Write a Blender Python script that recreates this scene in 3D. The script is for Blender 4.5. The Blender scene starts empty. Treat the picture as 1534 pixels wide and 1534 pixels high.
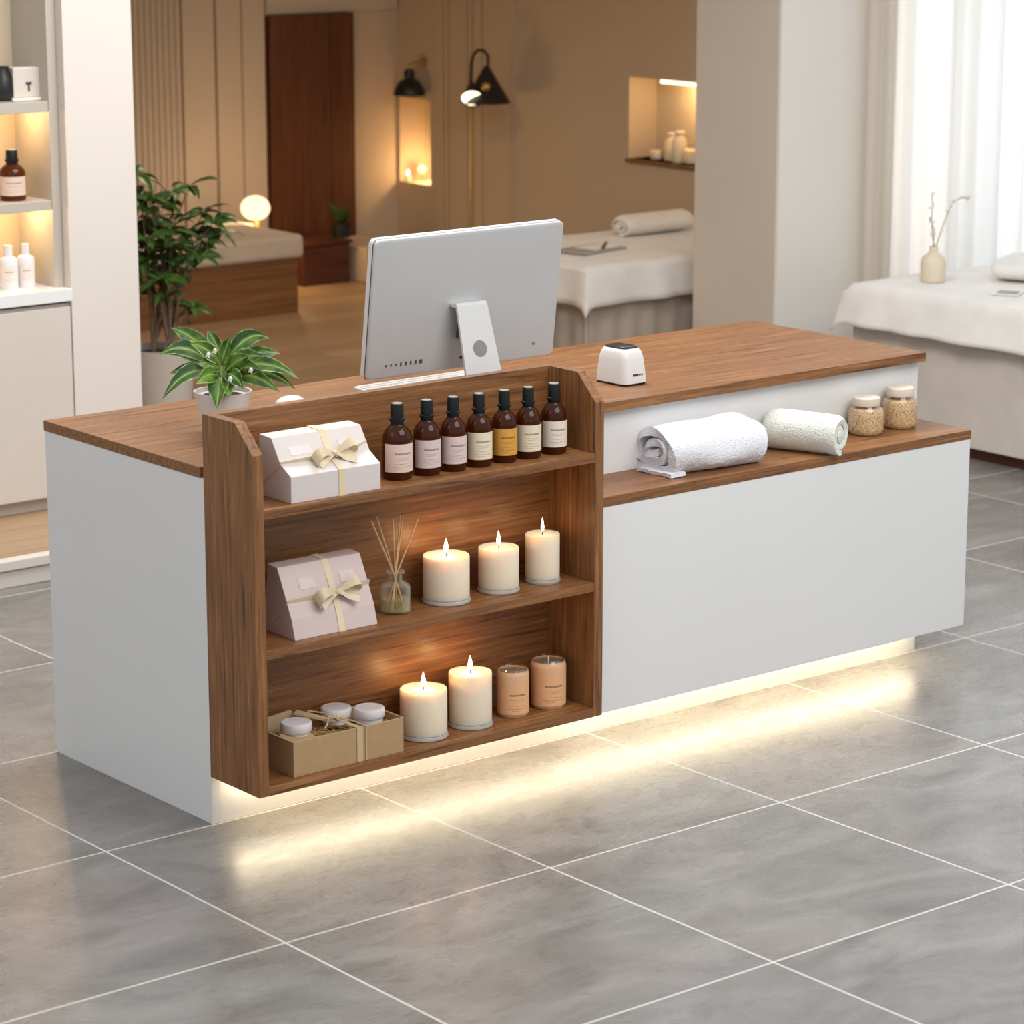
import bpy, bmesh, math, random
from mathutils import Vector, Matrix, noise
random.seed(7)
C = bpy.context.scene.collection
PI = math.pi
# ---------------------------------------------------------------- camera numbers (1534 px frame)
F, CX, CY, CZ, YAW, PIT = 4337.04, -4.1028, -6.3753, 2.637, 0.8902, 0.2290
FW = Vector((math.cos(PIT)*math.cos(YAW), math.cos(PIT)*math.sin(YAW), -math.sin(PIT)))
RT = Vector((math.sin(YAW), -math.cos(YAW), 0)); UP = RT.cross(FW)
def at(u, v, **k):
    """point of the place seen at pixel (u, v), on the plane x=.., y=.. or z=.."""
    o = Vector((CX, CY, CZ)); d = FW*F + RT*(u-767) - UP*(v-767)
    (a, val), = k.items(); i = 'xyz'.index(a)
    return o + d*((val-o[i])/d[i])

# ---------------------------------------------------------------- mesh builder
class MB:
    def __init__(s): s.v=[]; s.f=[]; s.uv=[]; s.sm=[]
    def add(s, vs, fs, uvs=None, smooth=False):
        n=len(s.v); s.v += [tuple(p) for p in vs]
        for k,f in enumerate(fs):
            s.f.append([i+n for i in f]); s.sm.append(smooth)
            s.uv.append(uvs[k] if uvs else None)
        return s
    def box(s,x0,x1,y0,y1,z0,z1):
        v=[(x,y,z) for z in (z0,z1) for y in (y0,y1) for x in (x0,x1)]
        return s.add(v,[(0,2,3,1),(4,5,7,6),(0,1,5,4),(2,6,7,3),(0,4,6,2),(1,3,7,5)])
    def prism(s, prof, a0, a1, axis='x'):
        """profile polygon extruded along an axis; x: prof=(y,z), y: prof=(x,z), z: prof=(x,y)"""
        def P(a,p): return {'x':(a,p[0],p[1]),'y':(p[0],a,p[1]),'z':(p[0],p[1],a)}[axis]
        n=len(prof); v=[P(a0,p) for p in prof]+[P(a1,p) for p in prof]
        f=[tuple(range(n))[::-1],tuple(range(n,2*n))]+[(i,(i+1)%n,n+(i+1)%n,n+i) for i in range(n)]
        return s.add(v,f)
    def lathe(s, prof, c=(0,0,0), seg=32, ax=None, smooth=True, sx=1, sy=1, squ=None):
        """(r,z) profile turned round z at c; ax = rotation matrix"""
        vs=[]; fs=[]; n=len(prof)
        for j in range(seg):
            a=2*PI*j/seg; ca,sa=math.cos(a),math.sin(a)
            if squ:
                k=1/((abs(ca)**squ+abs(sa)**squ)**(1/squ)); ca*=k; sa*=k
            for r,z in prof:
                p=Vector((r*ca*sx,r*sa*sy,z))
                if ax is not None: p=ax@p
                vs.append(p+Vector(c))
        for j in range(seg):
            k=(j+1)%seg
            for i in range(n-1): fs.append((j*n+i,k*n+i,k*n+i+1,j*n+i+1))
        s.add(vs,fs,smooth=smooth)
        b=len(s.v)-len(vs)
        for e,rev in ((0,True),(n-1,False)):
            if prof[e][0]>1e-5:
                loop=[b+j*n+e for j in range(seg)]
                s.f.append(loop[::-1] if rev else loop); s.sm.append(False); s.uv.append(None)
        return s
    def tube(s, pts, r, seg=8, cap=True, flat=1.0):
        pts=[Vector(p) for p in pts]; rs=r if isinstance(r,(list,tuple)) else [r]*len(pts)
        vs=[]; fs=[]; prev=None
        for i,p in enumerate(pts):
            t=(pts[min(i+1,len(pts)-1)]-pts[max(i-1,0)]).normalized()
            u=prev if prev is not None else (Vector((0,0,1)) if abs(t.z)<.9 else Vector((1,0,0)))
            u=(u-t*u.dot(t)); u=u.normalized() if u.length>1e-6 else t.orthogonal().normalized()
            w=t.cross(u); prev=u
            for j in range(seg):
                a=2*PI*j/seg; vs.append(p+(u*math.cos(a)*flat+w*math.sin(a))*rs[i])
        for i in range(len(pts)-1):
            for j in range(seg):
                k=(j+1)%seg; fs.append((i*seg+j,i*seg+k,(i+1)*seg+k,(i+1)*seg+j))
        if cap: fs += [tuple(range(seg))[::-1], tuple((len(pts)-1)*seg+j for j in range(seg))]
        return s.add(vs,fs,smooth=True)
    def ribbon(s, pts, widths, side, thick=.0008):
        """flat band along pts; side = direction(s) across"""
        pts=[Vector(p) for p in pts]; n=len(pts); vs=[]; fs=[]
        for i,p in enumerate(pts):
            d=Vector(side[i] if isinstance(side,list) else side).normalized()
            w=widths[i] if isinstance(widths,(list,tuple)) else widths
            t=(pts[min(i+1,n-1)]-pts[max(i-1,0)]).normalized(); nn=t.cross(d).normalized()*thick
            vs += [p-d*w/2-nn,p+d*w/2-nn,p+d*w/2+nn,p-d*w/2+nn]
        for i in range(n-1):
            for j in range(4):
                k=(j+1)%4; fs.append((i*4+j,i*4+k,(i+1)*4+k,(i+1)*4+j))
        fs += [(3,2,1,0),tuple((n-1)*4+j for j in range(4))]
        return s.add(vs,fs,smooth=True)
    def grid(s, fn, nu, nv, smooth=True, wrap=False):
        vs=[]; fs=[]; uvs=[]
        for i in range(nu+1):
            for j in range(nv+1): vs.append(fn(i/nu,j/nv))
        for i in range(nu):
            for j in range(nv):
                a=i*(nv+1)+j; fs.append((a,a+nv+1,a+nv+2,a+1))
                uvs.append([(i/nu,j/nv),((i+1)/nu,j/nv),((i+1)/nu,(j+1)/nv),(i/nu,(j+1)/nv)])
        return s.add(vs,fs,uvs,smooth)
    def build(s,name,mat,parent=None,bevel=0,seg=2,solid=0,sub=0,loc=None):
        me=bpy.data.meshes.new(name); me.from_pydata(s.v,[],s.f)
        if any(u for u in s.uv):
            l=me.uv_layers.new(name='UVMap')
            for p,u in zip(me.polygons,s.uv):
                if u:
                    for li,c in zip(p.loop_indices,u): l.data[li].uv=c
        for p,k in zip(me.polygons,s.sm): p.use_smooth=k
        bm=bmesh.new(); bm.from_mesh(me); bmesh.ops.recalc_face_normals(bm,faces=bm.faces) if not any(u for u in s.uv) else None
        bm.to_mesh(me); bm.free()
        me.materials.append(mat)
        if any(s.sm): me.set_sharp_from_angle(angle=.75)
        o=bpy.data.objects.new(name,me); C.objects.link(o)
        if parent is not None: o.parent=parent
        if loc is not None: o.location=loc
        if solid:
            m=o.modifiers.new('s','SOLIDIFY'); m.thickness=solid; m.offset=-1
        if bevel:
            m=o.modifiers.new('b','BEVEL'); m.width=bevel; m.segments=seg; m.limit_method='ANGLE'; m.angle_limit=.6
        if sub:
            m=o.modifiers.new('u','SUBSURF'); m.levels=sub; m.render_levels=sub
        return o
def tag(o,label,cat,group=None,kind=None):
    if label: o['label']=label
    if cat: o['category']=cat
    if group: o['group']=group
    if kind: o['kind']=kind
    return o
def thing(name,label,cat,loc=(0,0,0),rz=0,group=None):
    o=bpy.data.objects.new(name,None); o.empty_display_size=.05; C.objects.link(o)
    o.location=loc; o.rotation_euler=(0,0,rz)
    return tag(o,label,cat,group)
def struct(name,mb,mat,label=None,cat=None,bevel=0,solid=0):
    o=mb.build(name,mat,bevel=bevel,solid=solid); o['kind']='structure'
    return tag(o,label,cat)
def copy_thing(o,loc,label,group=None):
    c=o.copy(); C.objects.link(c); c.location=loc; c['label']=label
    if group: c['group']=group
    for ch in o.children:
        d=ch.copy(); C.objects.link(d); d.parent=c
        for g in ch.children:
            e=g.copy(); C.objects.link(e); e.parent=d
    return c
def arc(c,r,a0,a1,n,plane='xz'):
    out=[]
    for i in range(n+1):
        a=a0+(a1-a0)*i/n; p=(r*math.cos(a),r*math.sin(a))
        out.append(tuple(Vector(c)+Vector({'xz':(p[0],0,p[1]),'yz':(0,p[0],p[1]),'xy':(p[0],p[1],0)}[plane])))
    return out

# ---------------------------------------------------------------- materials
def srgb(r,g,b):
    f=lambda c:(c/255/12.92 if c/255<=.04045 else ((c/255+.055)/1.055)**2.4)
    return (f(r),f(g),f(b),1)
class NT:
    def __init__(s,name):
        m=bpy.data.materials.new(name); m.use_nodes=True; s.m=m; s.t=m.node_tree; s.t.nodes.clear()
        s.out=s.n('ShaderNodeOutputMaterial'); s.b=s.n('ShaderNodeBsdfPrincipled'); s.l(s.b.outputs[0],s.out.inputs[0])
    def n(s,t,**k):
        x=s.t.nodes.new(t)
        for a,b in k.items(): setattr(x,a,b)
        return x
    def l(s,a,b): s.t.links.new(a,b)
    def inp(s,x,**k):
        for a,b in k.items(): x.inputs[a.replace('_',' ')].default_value=b
        return x
    def p(s,**k):
        for a,b in k.items(): s.b.inputs[a.replace('_',' ')].default_value=b
        return s
    def coord(s,scale=(1,1,1),rot=(0,0,0),kind='Object'):
        tc=s.n('ShaderNodeTexCoord'); mp=s.n('ShaderNodeMapping'); s.l(tc.outputs[kind],mp.inputs[0])
        mp.inputs['Scale'].default_value=scale; mp.inputs['Rotation'].default_value=rot
        return mp.outputs[0]
    def noise(s,vec,scale,detail=4,rough=.55,dist=0):
        x=s.n('ShaderNodeTexNoise'); s.inp(x,Scale=scale,Detail=detail,Roughness=rough,Distortion=dist)
        if vec is not None: s.l(vec,x.inputs['Vector'])
        return x.outputs['Fac']
    def ramp(s,fac,stops):
        x=s.n('ShaderNodeValToRGB'); s.l(fac,x.inputs[0]); e=x.color_ramp.elements
        while len(e)<len(stops): e.new(.5)
        for k,(p,c) in zip(e,stops): k.position=p; k.color=c
        return x.outputs[0]
    def mix(s,fac,a,b,mode='MIX'):
        x=s.n('ShaderNodeMix',data_type='RGBA',blend_type=mode)
        for i,v in ((0,fac),(6,a),(7,b)):
            if hasattr(v,'links'): s.l(v,x.inputs[i])
            else: x.inputs[i].default_value=v
        return x.outputs[2]
    def math(s,op,a,b=None,c=None):
        x=s.n('ShaderNodeMath',operation=op)
        for i,v in enumerate((a,b,c)):
            if v is None: continue
            if hasattr(v,'links'): s.l(v,x.inputs[i])
            else: x.inputs[i].default_value=v
        return x.outputs[0]
    def bump(s,h,strength=.2,dist=.002):
        x=s.n('ShaderNodeBump'); s.inp(x,Strength=strength,Distance=dist); s.l(h,x.inputs['Height']); s.l(x.outputs[0],s.b.inputs['Normal'])
def plain(name,col,rough=.5,var=.04,scale=30,bump=0,**k):
    """single colour with a faint procedural mottling"""
    t=NT(name); f=t.noise(t.coord(),scale)
    a=tuple(min(1,c*(1-var)) for c in col[:3])+(1,); b=tuple(min(1,c*(1+var)) for c in col[:3])+(1,)
    t.l(t.ramp(f,[(.3,a),(.7,b)]),t.b.inputs['Base Color']); t.p(Roughness=rough)
    if bump: t.bump(f,bump)
    for a_,b_ in k.items(): t.b.inputs[a_.replace('_',' ')].default_value=b_
    return t.m
def wood(name,c_dark,c_mid,c_light,grain='x',rough=.42,scale=1.0):
    t=NT(name); S={'x':(1.1,22,22),'y':(22,1.1,22),'z':(22,22,1.1)}[grain]
    v=t.coord(tuple(q*scale for q in S))
    n1=t.noise(v,3.2,6,.62,.35); S2={'x':(2.5,130,130),'y':(130,2.5,130),'z':(130,130,2.5)}[grain]
    n2=t.noise(t.coord(tuple(q*scale for q in S2)),1.5,3,.6)
    base=t.ramp(n1,[(.33,c_dark),(.45,c_mid),(.54,c_mid),(.67,c_light)])
    x=t.n('ShaderNodeMix',data_type='RGBA',blend_type='MULTIPLY'); x.inputs[0].default_value=.8
    t.l(base,x.inputs[6]); t.l(t.ramp(n2,[(.32,(.62,.58,.54,1)),(.60,(1.08,1.08,1.08,1))]),x.inputs[7])
    t.l(x.outputs[2],t.b.inputs['Base Color']); t.p(Roughness=rough); t.bump(n2,.08,.0006)
    return t.m
WD,WM,WL=srgb(90,57,31),srgb(136,91,53),srgb(164,117,73)
M={}
M['wood_x']=wood('walnut along x',WD,WM,WL,'x'); M['wood_y']=wood('walnut along y',WD,WM,WL,'y'); M['wood_z']=wood('walnut along z',WD,WM,WL,'z')
M['white']=plain('white laminate',(.77,.77,.76,1),.22,.01,3)
M['toe']=plain('white plinth',(.80,.79,.76,1),.4,.01,3)
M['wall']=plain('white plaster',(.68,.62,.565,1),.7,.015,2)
M['wall_right']=plain('lit white plaster',(.82,.77,.70,1),.7,.015,2)  # same white plaster, colour brightened for the face in the light
M['wall_warm']=plain('beige plaster',(.57,.455,.33,1),.75,.03,1.5)
M['wall_panel']=plain('beige wall panel',(.61,.50,.39,1),.65,.03,1.5)
M['wall_col']=plain('shaded plaster column',(.60,.53,.45,1),.7,.02,2)  # column's shaded side: the shade is put into this darker colour
M['cab']=plain('cream cabinet front',(.62,.56,.50,1),.45,.015,2)
M['cab_frame']=plain('greige shelf board',(.47,.42,.36,1),.5,.015,2)
M['cab_in']=plain('cream niche lining',(.58,.48,.35,1),.55,.015,2)
M['ceil']=plain('ceiling paint',(.62,.58,.53,1),.8,.01,2)
M['door']=wood('dark red brown timber',srgb(74,38,16),srgb(96,52,24),srgb(112,64,32),'z',.5,.5)
M['bench']=wood('dark bench timber',srgb(60,26,16),srgb(82,40,24),srgb(100,54,34),'x',.5,.6)
M['oak']=wood('oak bed base',srgb(104,66,34),srgb(124,82,46),srgb(138,96,56),'x',.55,.5)
# tile floor
def tiles():
    t=NT('grey stone tile'); tc=t.n('ShaderNodeTexCoord'); sp=t.n('ShaderNodeSeparateXYZ'); t.l(tc.outputs['Object'],sp.inputs[0])
    def edge(o,off):
        a=t.math('DIVIDE',t.math('SUBTRACT',o,off),.8415); fr=t.math('FRACT',a); return t.math('MINIMUM',fr,t.math('SUBTRACT',1.0,fr))
    d=t.math('MINIMUM',edge(sp.outputs[0],-.3395),edge(sp.outputs[1],-.0045))
    g=t.math('LESS_THAN',d,.0036)
    cell=t.n('ShaderNodeCombineXYZ')
    for i,(o,off) in enumerate(((sp.outputs[0],-.3395),(sp.outputs[1],-.0045))):
        t.l(t.math('MULTIPLY',t.math('FLOOR',t.math('DIVIDE',t.math('SUBTRACT',o,off),.8415)),7.3),cell.inputs[i])
    vm=t.n('ShaderNodeVectorMath',operation='ADD'); t.l(tc.outputs['Object'],vm.inputs[0]); t.l(cell.outputs[0],vm.inputs[1])
    mp=t.n('ShaderNodeMapping'); mp.inputs['Scale'].default_value=(1,2.2,1); mp.inputs['Rotation'].default_value=(0,0,.5); t.l(vm.outputs[0],mp.inputs[0])
    n1=t.noise(mp.outputs[0],2.0,7,.62,1.2); n2=t.noise(mp.outputs[0],7,6,.65,1.6); n3=t.noise(vm.outputs[0],1.1,2,.5)
    base=t.ramp(n1,[(.32,srgb(107,104,101)),(.5,srgb(124,121,118)),(.68,srgb(140,137,134))])
    base=t.mix(t.ramp(n2,[(.30,(.55,.55,.55,1)),(.40,(0,0,0,1))]),base,srgb(102,98,95))
    tint=t.ramp(n3,[(.35,(1.03,.98,.98,1)),(.65,(.98,1.01,1.0,1))])
    base=t.mix(1.0,base,tint,'MULTIPLY')
    t.l(t.mix(g,base,srgb(214,210,205)),t.b.inputs['Base Color'])
    t.l(t.math('ADD',t.math('MULTIPLY',n2,.18),.19),t.b.inputs['Roughness'])
    t.p(Specular_IOR_Level=.55); t.bump(g,-.25,.001)
    return t.m
M['tile']=tiles()
def planks():
    t=NT('pale oak floor boards'); v=t.coord((1,1,1)); br=t.n('ShaderNodeTexBrick'); t.l(v,br.inputs['Vector'])
    t.inp(br,Scale=1.0,Mortar_Size=.002,Brick_Width=1.4,Row_Height=.16,Color1=srgb(184,154,121),Color2=srgb(164,134,102),Mortar=srgb(120,92,66))
    n=t.noise(t.coord((1.5,24,1)),2,5,.6,.3)
    t.l(t.mix(.6,br.outputs[0],t.ramp(n,[(.3,(.75,.72,.7,1)),(.7,(1.1,1.1,1.1,1))]),'MULTIPLY'),t.b.inputs['Base Color']); t.p(Roughness=.4)
    return t.m
M['planks']=planks()
def fabric(name,col,scale=220,strength=.4,rough=.95,var=.06,sheen=.2):
    t=NT(name); n=t.noise(t.coord(),scale,3,.6); n2=t.noise(t.coord(),6,3)
    a=tuple(c*(1-var) for c in col[:3])+(1,); b=tuple(min(1,c*(1+var)) for c in col[:3])+(1,)
    t.l(t.ramp(n2,[(.3,a),(.7,b)]),t.b.inputs['Base Color']); t.p(Roughness=rough,Sheen_Weight=sheen); t.bump(n,strength,.006 if strength>.8 else .003)
    return t.m
M['terry_white']=fabric('white terry',(.86,.86,.91,1),170,1.0,1,.02)
M['terry_cream']=fabric('cream green terry',(.83,.84,.75,1),170,1.0,1,.02)
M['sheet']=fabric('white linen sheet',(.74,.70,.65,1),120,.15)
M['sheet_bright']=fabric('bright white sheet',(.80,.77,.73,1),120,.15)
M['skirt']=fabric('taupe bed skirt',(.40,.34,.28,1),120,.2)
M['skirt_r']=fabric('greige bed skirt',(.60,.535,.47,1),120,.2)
M['pillow']=fabric('cream pillow linen',(.76,.70,.62,1),120,.2)
M['lin']=fabric('beige linen cover',(.54,.44,.34,1),120,.2)
M['ribbon']=fabric('champagne ribbon',(.70,.565,.37,1),200,.1,.5,.06,.4)
M['twine']=fabric('raffia twine',(.58,.44,.24,1),160,.3,.8)
M['box_white']=plain('cream gift carton',(.66,.59,.56,1),.5,.015,5)
M['box_pink']=plain('blush gift carton',(.60,.48,.45,1),.5,.02,5)
M['foil']=plain('pale printed panel',(.70,.64,.63,1),.35,.05,60)
M['foil2']=plain('pale pink printed panel',(.64,.54,.52,1),.4,.05,60)
M['kraft']=plain('kraft carton',(.44,.285,.14,1),.6,.04,40)
M['kraft_edge']=plain('pale kraft edge',(.56,.42,.25,1),.6,.03,40)
M['straw']=plain('shredded straw',(.50,.31,.13,1),.8,.25,60)
M['lid']=plain('white jar lid',(.72,.68,.68,1),.4,.01,5)
M['black']=plain('black plastic',(.006,.007,.007,1),.4,.1,20,Specular_IOR_Level=.3)
M['cap_top']=plain('grey cap disc',(.30,.29,.28,1),.4,.05,20)
M['alu']=plain('brushed aluminium',(.56,.56,.56,1),.42,.02,8,Metallic=.3)
M['alu_light']=plain('bright aluminium stand',(.64,.64,.63,1),.38,.01,8,Metallic=.15)
M['dark_gap']=plain('dark seam',(.05,.055,.06,1),.4,.05,8)
M['grey_disc']=plain('grey cable port',(.25,.24,.23,1),.4,.04,8,Metallic=.3)
M['plastic']=plain('white glossy plastic',(.74,.73,.71,1),.25,.01,5)
M['screen']=plain('dark glass display',(.03,.035,.04,1),.12,.1,5)
M['pot_white']=plain('white ceramic pot',(.74,.71,.69,1),.35,.02,6)
M['pot_grey']=plain('pale grey planter',(.52,.47,.43,1),.5,.02,6)
M['soil']=plain('dark soil',(.03,.02,.013,1),.95,.4,80,.8)
M['brass']=plain('brass',(.55,.36,.12,1),.35,.05,8,Metallic=.8)
M['lampblack']=plain('black painted metal',(.012,.011,.012,1),.4,.1,8)
M['vase']=plain('cream ceramic vase',(.74,.64,.48,1),.5,.04,12)
M['twig']=plain('dry twig',(.30,.24,.16,1),.8,.2,40)
M['blossom']=plain('white blossom',(.75,.72,.68,1),.8,.05,40)
M['reed']=plain('rattan reed',(.60,.38,.20,1),.7,.1,60)
M['bark']=plain('brown stem',(.14,.10,.06,1),.8,.2,40)
M['paper']=plain('grey paper print',(.36,.31,.27,1),.7,.1,20)
M['ink']=plain('dark ink',(.05,.04,.05,1),.6,.1,20)
M['peach']=plain('peach frosted jar',(.74,.44,.25,1),.35,.03,12,Subsurface_Weight=.3,Subsurface_Scale=.02)
M['grey_wax']=plain('greyish wax',(.42,.31,.24,1),.4,.05,12)
def grainy():
    t=NT('tan seed grains'); v=t.coord(); vo=t.n('ShaderNodeTexVoronoi'); t.inp(vo,Scale=230.0); t.l(v,vo.inputs['Vector'])
    t.l(t.ramp(vo.outputs['Distance'],[(.1,srgb(240,212,168)),(.5,srgb(216,182,134)),(.85,srgb(150,112,72))]),t.b.inputs['Base Color'])
    t.p(Roughness=.8); t.bump(vo.outputs['Distance'],-.8,.004); return t.m
M['grains']=grainy()
def label_mat(name,col):
    t=NT(name); tc=t.n('ShaderNodeTexCoord'); sp=t.n('ShaderNodeSeparateXYZ'); t.l(tc.outputs['UV'],sp.inputs[0])
    u,v=sp.outputs[0],sp.outputs[1]
    mp=t.n('ShaderNodeMapping'); mp.inputs['Scale'].default_value=(1,.18,1); t.l(tc.outputs['UV'],mp.inputs[0])
    nz=t.noise(mp.outputs[0],60,3,.7)
    def row(c,h,u0,u1,th):
        a=t.math('LESS_THAN',t.math('ABSOLUTE',t.math('SUBTRACT',v,c)),h)
        b=t.math('MULTIPLY',t.math('GREATER_THAN',u,u0),t.math('LESS_THAN',u,u1))
        return t.math('MULTIPLY',t.math('MULTIPLY',a,b),t.math('GREATER_THAN',nz,th))
    m=row(.66,.030,.30,.78,.42)
    for c,h,a,b,th in ((.50,.010,.34,.74,.5),(.44,.010,.38,.70,.52),(.30,.010,.30,.76,.5),(.20,.016,.26,.80,.5),(.13,.010,.30,.6,.5)): m=t.math('MAXIMUM',m,row(c,h,a,b,th))
    f=t.noise(t.coord(),40); c0=tuple(c*.95 for c in col[:3])+(1,)
    dk=tuple(c*.22 for c in col[:3])+(1,)
    t.l(t.mix(t.math('MULTIPLY',m,.8),t.ramp(f,[(.3,c0),(.7,col)]),dk),t.b.inputs['Base Color']); t.p(Roughness=.6); return t.m
LABELS=[label_mat('blush paper label',srgb(222,196,182)),label_mat('lilac paper label',srgb(216,192,188)),label_mat('cream paper label',srgb(226,212,186)),label_mat('amber paper label',srgb(212,154,62)),label_mat('ivory paper label',srgb(228,216,198))]
M['jar_label']=label_mat('peach printed label',srgb(232,178,130))
M['white_label']=label_mat('pale pink print',srgb(230,215,208))
def glass(name,col,rough=.02,mixf=.12,ior=1.45):
    """clear thin glass: mostly see-through with a fresnel shine"""
    t=NT(name); t.t.nodes.remove(t.b)
    tr=t.n('ShaderNodeBsdfTransparent'); tr.inputs[0].default_value=col
    gl=t.n('ShaderNodeBsdfGlossy'); gl.inputs['Roughness'].default_value=rough
    lw=t.n('ShaderNodeLayerWeight'); lw.inputs[0].default_value=.35
    f=t.math('MULTIPLY_ADD',lw.outputs['Facing'],.35,mixf*.4)
    mx=t.n('ShaderNodeMixShader'); t.l(f,mx.inputs[0]); t.l(tr.outputs[0],mx.inputs[1]); t.l(gl.outputs[0],mx.inputs[2]); t.l(mx.outputs[0],t.out.inputs[0]); return t.m
M['glass']=glass('clear glass',(.985,.99,.985,1)); M['oil']=glass('pale oil',(.95,.90,.66,1),.05,.04)
def tinted(name,col,k):
    t=NT(name); tr=t.n('ShaderNodeBsdfTransparent'); tr.inputs[0].default_value=(.97,.98,.96,1); n=t.noise(t.coord(),30)
    t.l(t.ramp(n,[(.3,tuple(c*.92 for c in col[:3])+(1,)),(.7,col)]),t.b.inputs['Base Color']); t.p(Roughness=.05)
    lw=t.n('ShaderNodeLayerWeight'); lw.inputs[0].default_value=.45
    mx=t.n('ShaderNodeMixShader'); t.l(t.math('MULTIPLY_ADD',lw.outputs['Facing'],.42,k),mx.inputs[0]); t.l(tr.outputs[0],mx.inputs[1]); t.l(t.b.outputs[0],mx.inputs[2]); t.l(mx.outputs[0],t.out.inputs[0]); return t.m
M['bottle_glass']=tinted('pale bottle glass',(.66,.64,.54,1),.0); M['oil']=tinted('pale yellow oil',(.62,.52,.24,1),.22)
M['glass_base']=plain('thick pale glass',(.50,.46,.40,1),.12,.02,8,Transmission_Weight=.2)
M['pane']=glass('window glass',(.96,.98,.98,1),.02,.05)
def amber():
    t=NT('amber glass'); t.p(Base_Color=srgb(150,62,16),Roughness=.05,IOR=1.33,Transmission_Weight=.75)
    n=t.noise(t.coord(),8); t.l(t.ramp(n,[(.3,srgb(92,42,10)),(.7,srgb(122,60,14))]),t.b.inputs['Base Color']); return t.m
M['amber']=amber()
def wax(name,col,scale=.035):
    t=NT(name); n=t.noise(t.coord(),14); t.l(t.ramp(n,[(.3,tuple(c*.97 for c in col[:3])+(1,)),(.7,col)]),t.b.inputs['Base Color'])
    t.p(Roughness=.5,Subsurface_Weight=1.0,Subsurface_Scale=scale,Subsurface_Radius=(1.0,.72,.45)); return t.m
M['wax']=wax('ivory wax',(.88,.77,.61,1),.032)
def emit(name,col,strength,see=False):
    t=NT(name); t.t.nodes.remove(t.b); e=t.n('ShaderNodeEmission'); e.inputs[0].default_value=col; e.inputs[1].default_value=strength
    if see:
        tr=t.n('ShaderNodeBsdfTransparent'); a=t.n('ShaderNodeAddShader'); t.l(e.outputs[0],a.inputs[0]); t.l(tr.outputs[0],a.inputs[1]); t.l(a.outputs[0],t.out.inputs[0])
    else: t.l(e.outputs[0],t.out.inputs[0])
    return t.m
WARM=(1,.70,.36,1)
M['flame']=emit('candle flame',(1,.80,.50,1),5,True)
M['led']=emit('warm light strip',(1,.83,.56,1),23)
M['globe']=emit('glowing opal globe',(1,.74,.42,1),1.9)
M['bulb']=emit('lamp bulb glow',(1,.82,.55,1),3.5)
M['strip']=emit('niche light strip',(1,.84,.56,1),2.6)
def sheer():
    t=NT('sheer white voile'); t.t.nodes.remove(t.b)
    n=t.noise(t.coord(),300)
    d=t.n('ShaderNodeBsdfDiffuse'); d.inputs[0].default_value=(.85,.85,.85,1); tl=t.n('ShaderNodeBsdfTranslucent'); tl.inputs[0].default_value=(.9,.9,.9,1); tr=t.n('ShaderNodeBsdfTransparent')
    a=t.n('ShaderNodeMixShader'); a.inputs[0].default_value=.62; t.l(d.outputs[0],a.inputs[1]); t.l(tl.outputs[0],a.inputs[2])
    b=t.n('ShaderNodeMixShader'); t.l(t.math('MULTIPLY_ADD',n,.2,.12),b.inputs[0]); t.l(a.outputs[0],b.inputs[1]); t.l(tr.outputs[0],b.inputs[2]); t.l(b.outputs[0],t.out.inputs[0]); return t.m
M['sheer']=sheer()
def cream_drape():
    t=NT('cream drape cloth'); t.t.nodes.remove(t.b); n=t.noise(t.coord(),200)
    d=t.n('ShaderNodeBsdfDiffuse'); t.l(t.ramp(n,[(.3,(.72,.66,.58,1)),(.7,(.78,.72,.64,1))]),d.inputs[0]); tl=t.n('ShaderNodeBsdfTranslucent'); tl.inputs[0].default_value=(.7,.62,.5,1)
    a=t.n('ShaderNodeMixShader'); a.inputs[0].default_value=.3; t.l(d.outputs[0],a.inputs[1]); t.l(tl.outputs[0],a.inputs[2]); t.l(a.outputs[0],t.out.inputs[0]); return t.m
M['drape']=cream_drape()
def leaf(name,mid,edge,dark):
    t=NT(name); tc=t.n('ShaderNodeTexCoord'); sp=t.n('ShaderNodeSeparateXYZ'); t.l(tc.outputs['UV'],sp.inputs[0])
    d=t.math('MULTIPLY',t.math('ABSOLUTE',t.math('SUBTRACT',sp.outputs[0],.5)),2.0)
    nz=t.noise(t.coord(),45,4,.6); dn=t.math('ADD',d,t.math('MULTIPLY',t.math('SUBTRACT',nz,.5),.5))
    vein=t.math('LESS_THAN',d,.07)
    lo=t.noise(t.coord(),16,2)
    col=t.mix(t.ramp(lo,[(.42,(0,0,0,1)),(.62,(1,1,1,1))]),t.ramp(dn,[(.05,mid),(.35,dark),(.90,dark),(1.0,edge)]),t.ramp(dn,[(.2,mid),(.75,tuple(.5*(a+b) for a,b in zip(mid,dark))),(1.0,edge)]))
    t.l(t.mix(t.math('MULTIPLY',vein,.6),col,edge),t.b.inputs['Base Color']); t.p(Roughness=.35,Transmission_Weight=0); return t.m
M['leaf']=leaf('variegated leaf',srgb(112,148,52),srgb(176,200,128),srgb(40,76,28))
M['leaf_dark']=leaf('dark green leaf',srgb(76,104,44),srgb(96,124,60),srgb(48,76,32))

# ---------------------------------------------------------------- SETTING
PF=.1           # height of the raised wooden floor behind
struct('floor',MB().add([(-9,-10,0),(11,-10,0),(11,4,0),(-9,4,0)],[(0,1,2,3)]),M['tile'],'grey stone tile floor with pale grout lines','floor')
# raised wooden platform of the treatment rooms and its white riser
struct('floor_platform',MB().box(-6,4.7,2.66,3.36,.005,PF).box(-6,6.9,3.36,8.1,.005,PF),M['planks'],'raised pale wooden floor of the rooms behind','floor')
struct('trim_1',MB().box(-6,4.7,2.618,2.66,0,.062).box(-6,4.7,2.605,2.66,.066,.102),M['wall'],'white riser along the edge of the raised wooden floor','trim',bevel=.003)
CH=2.7
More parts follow.
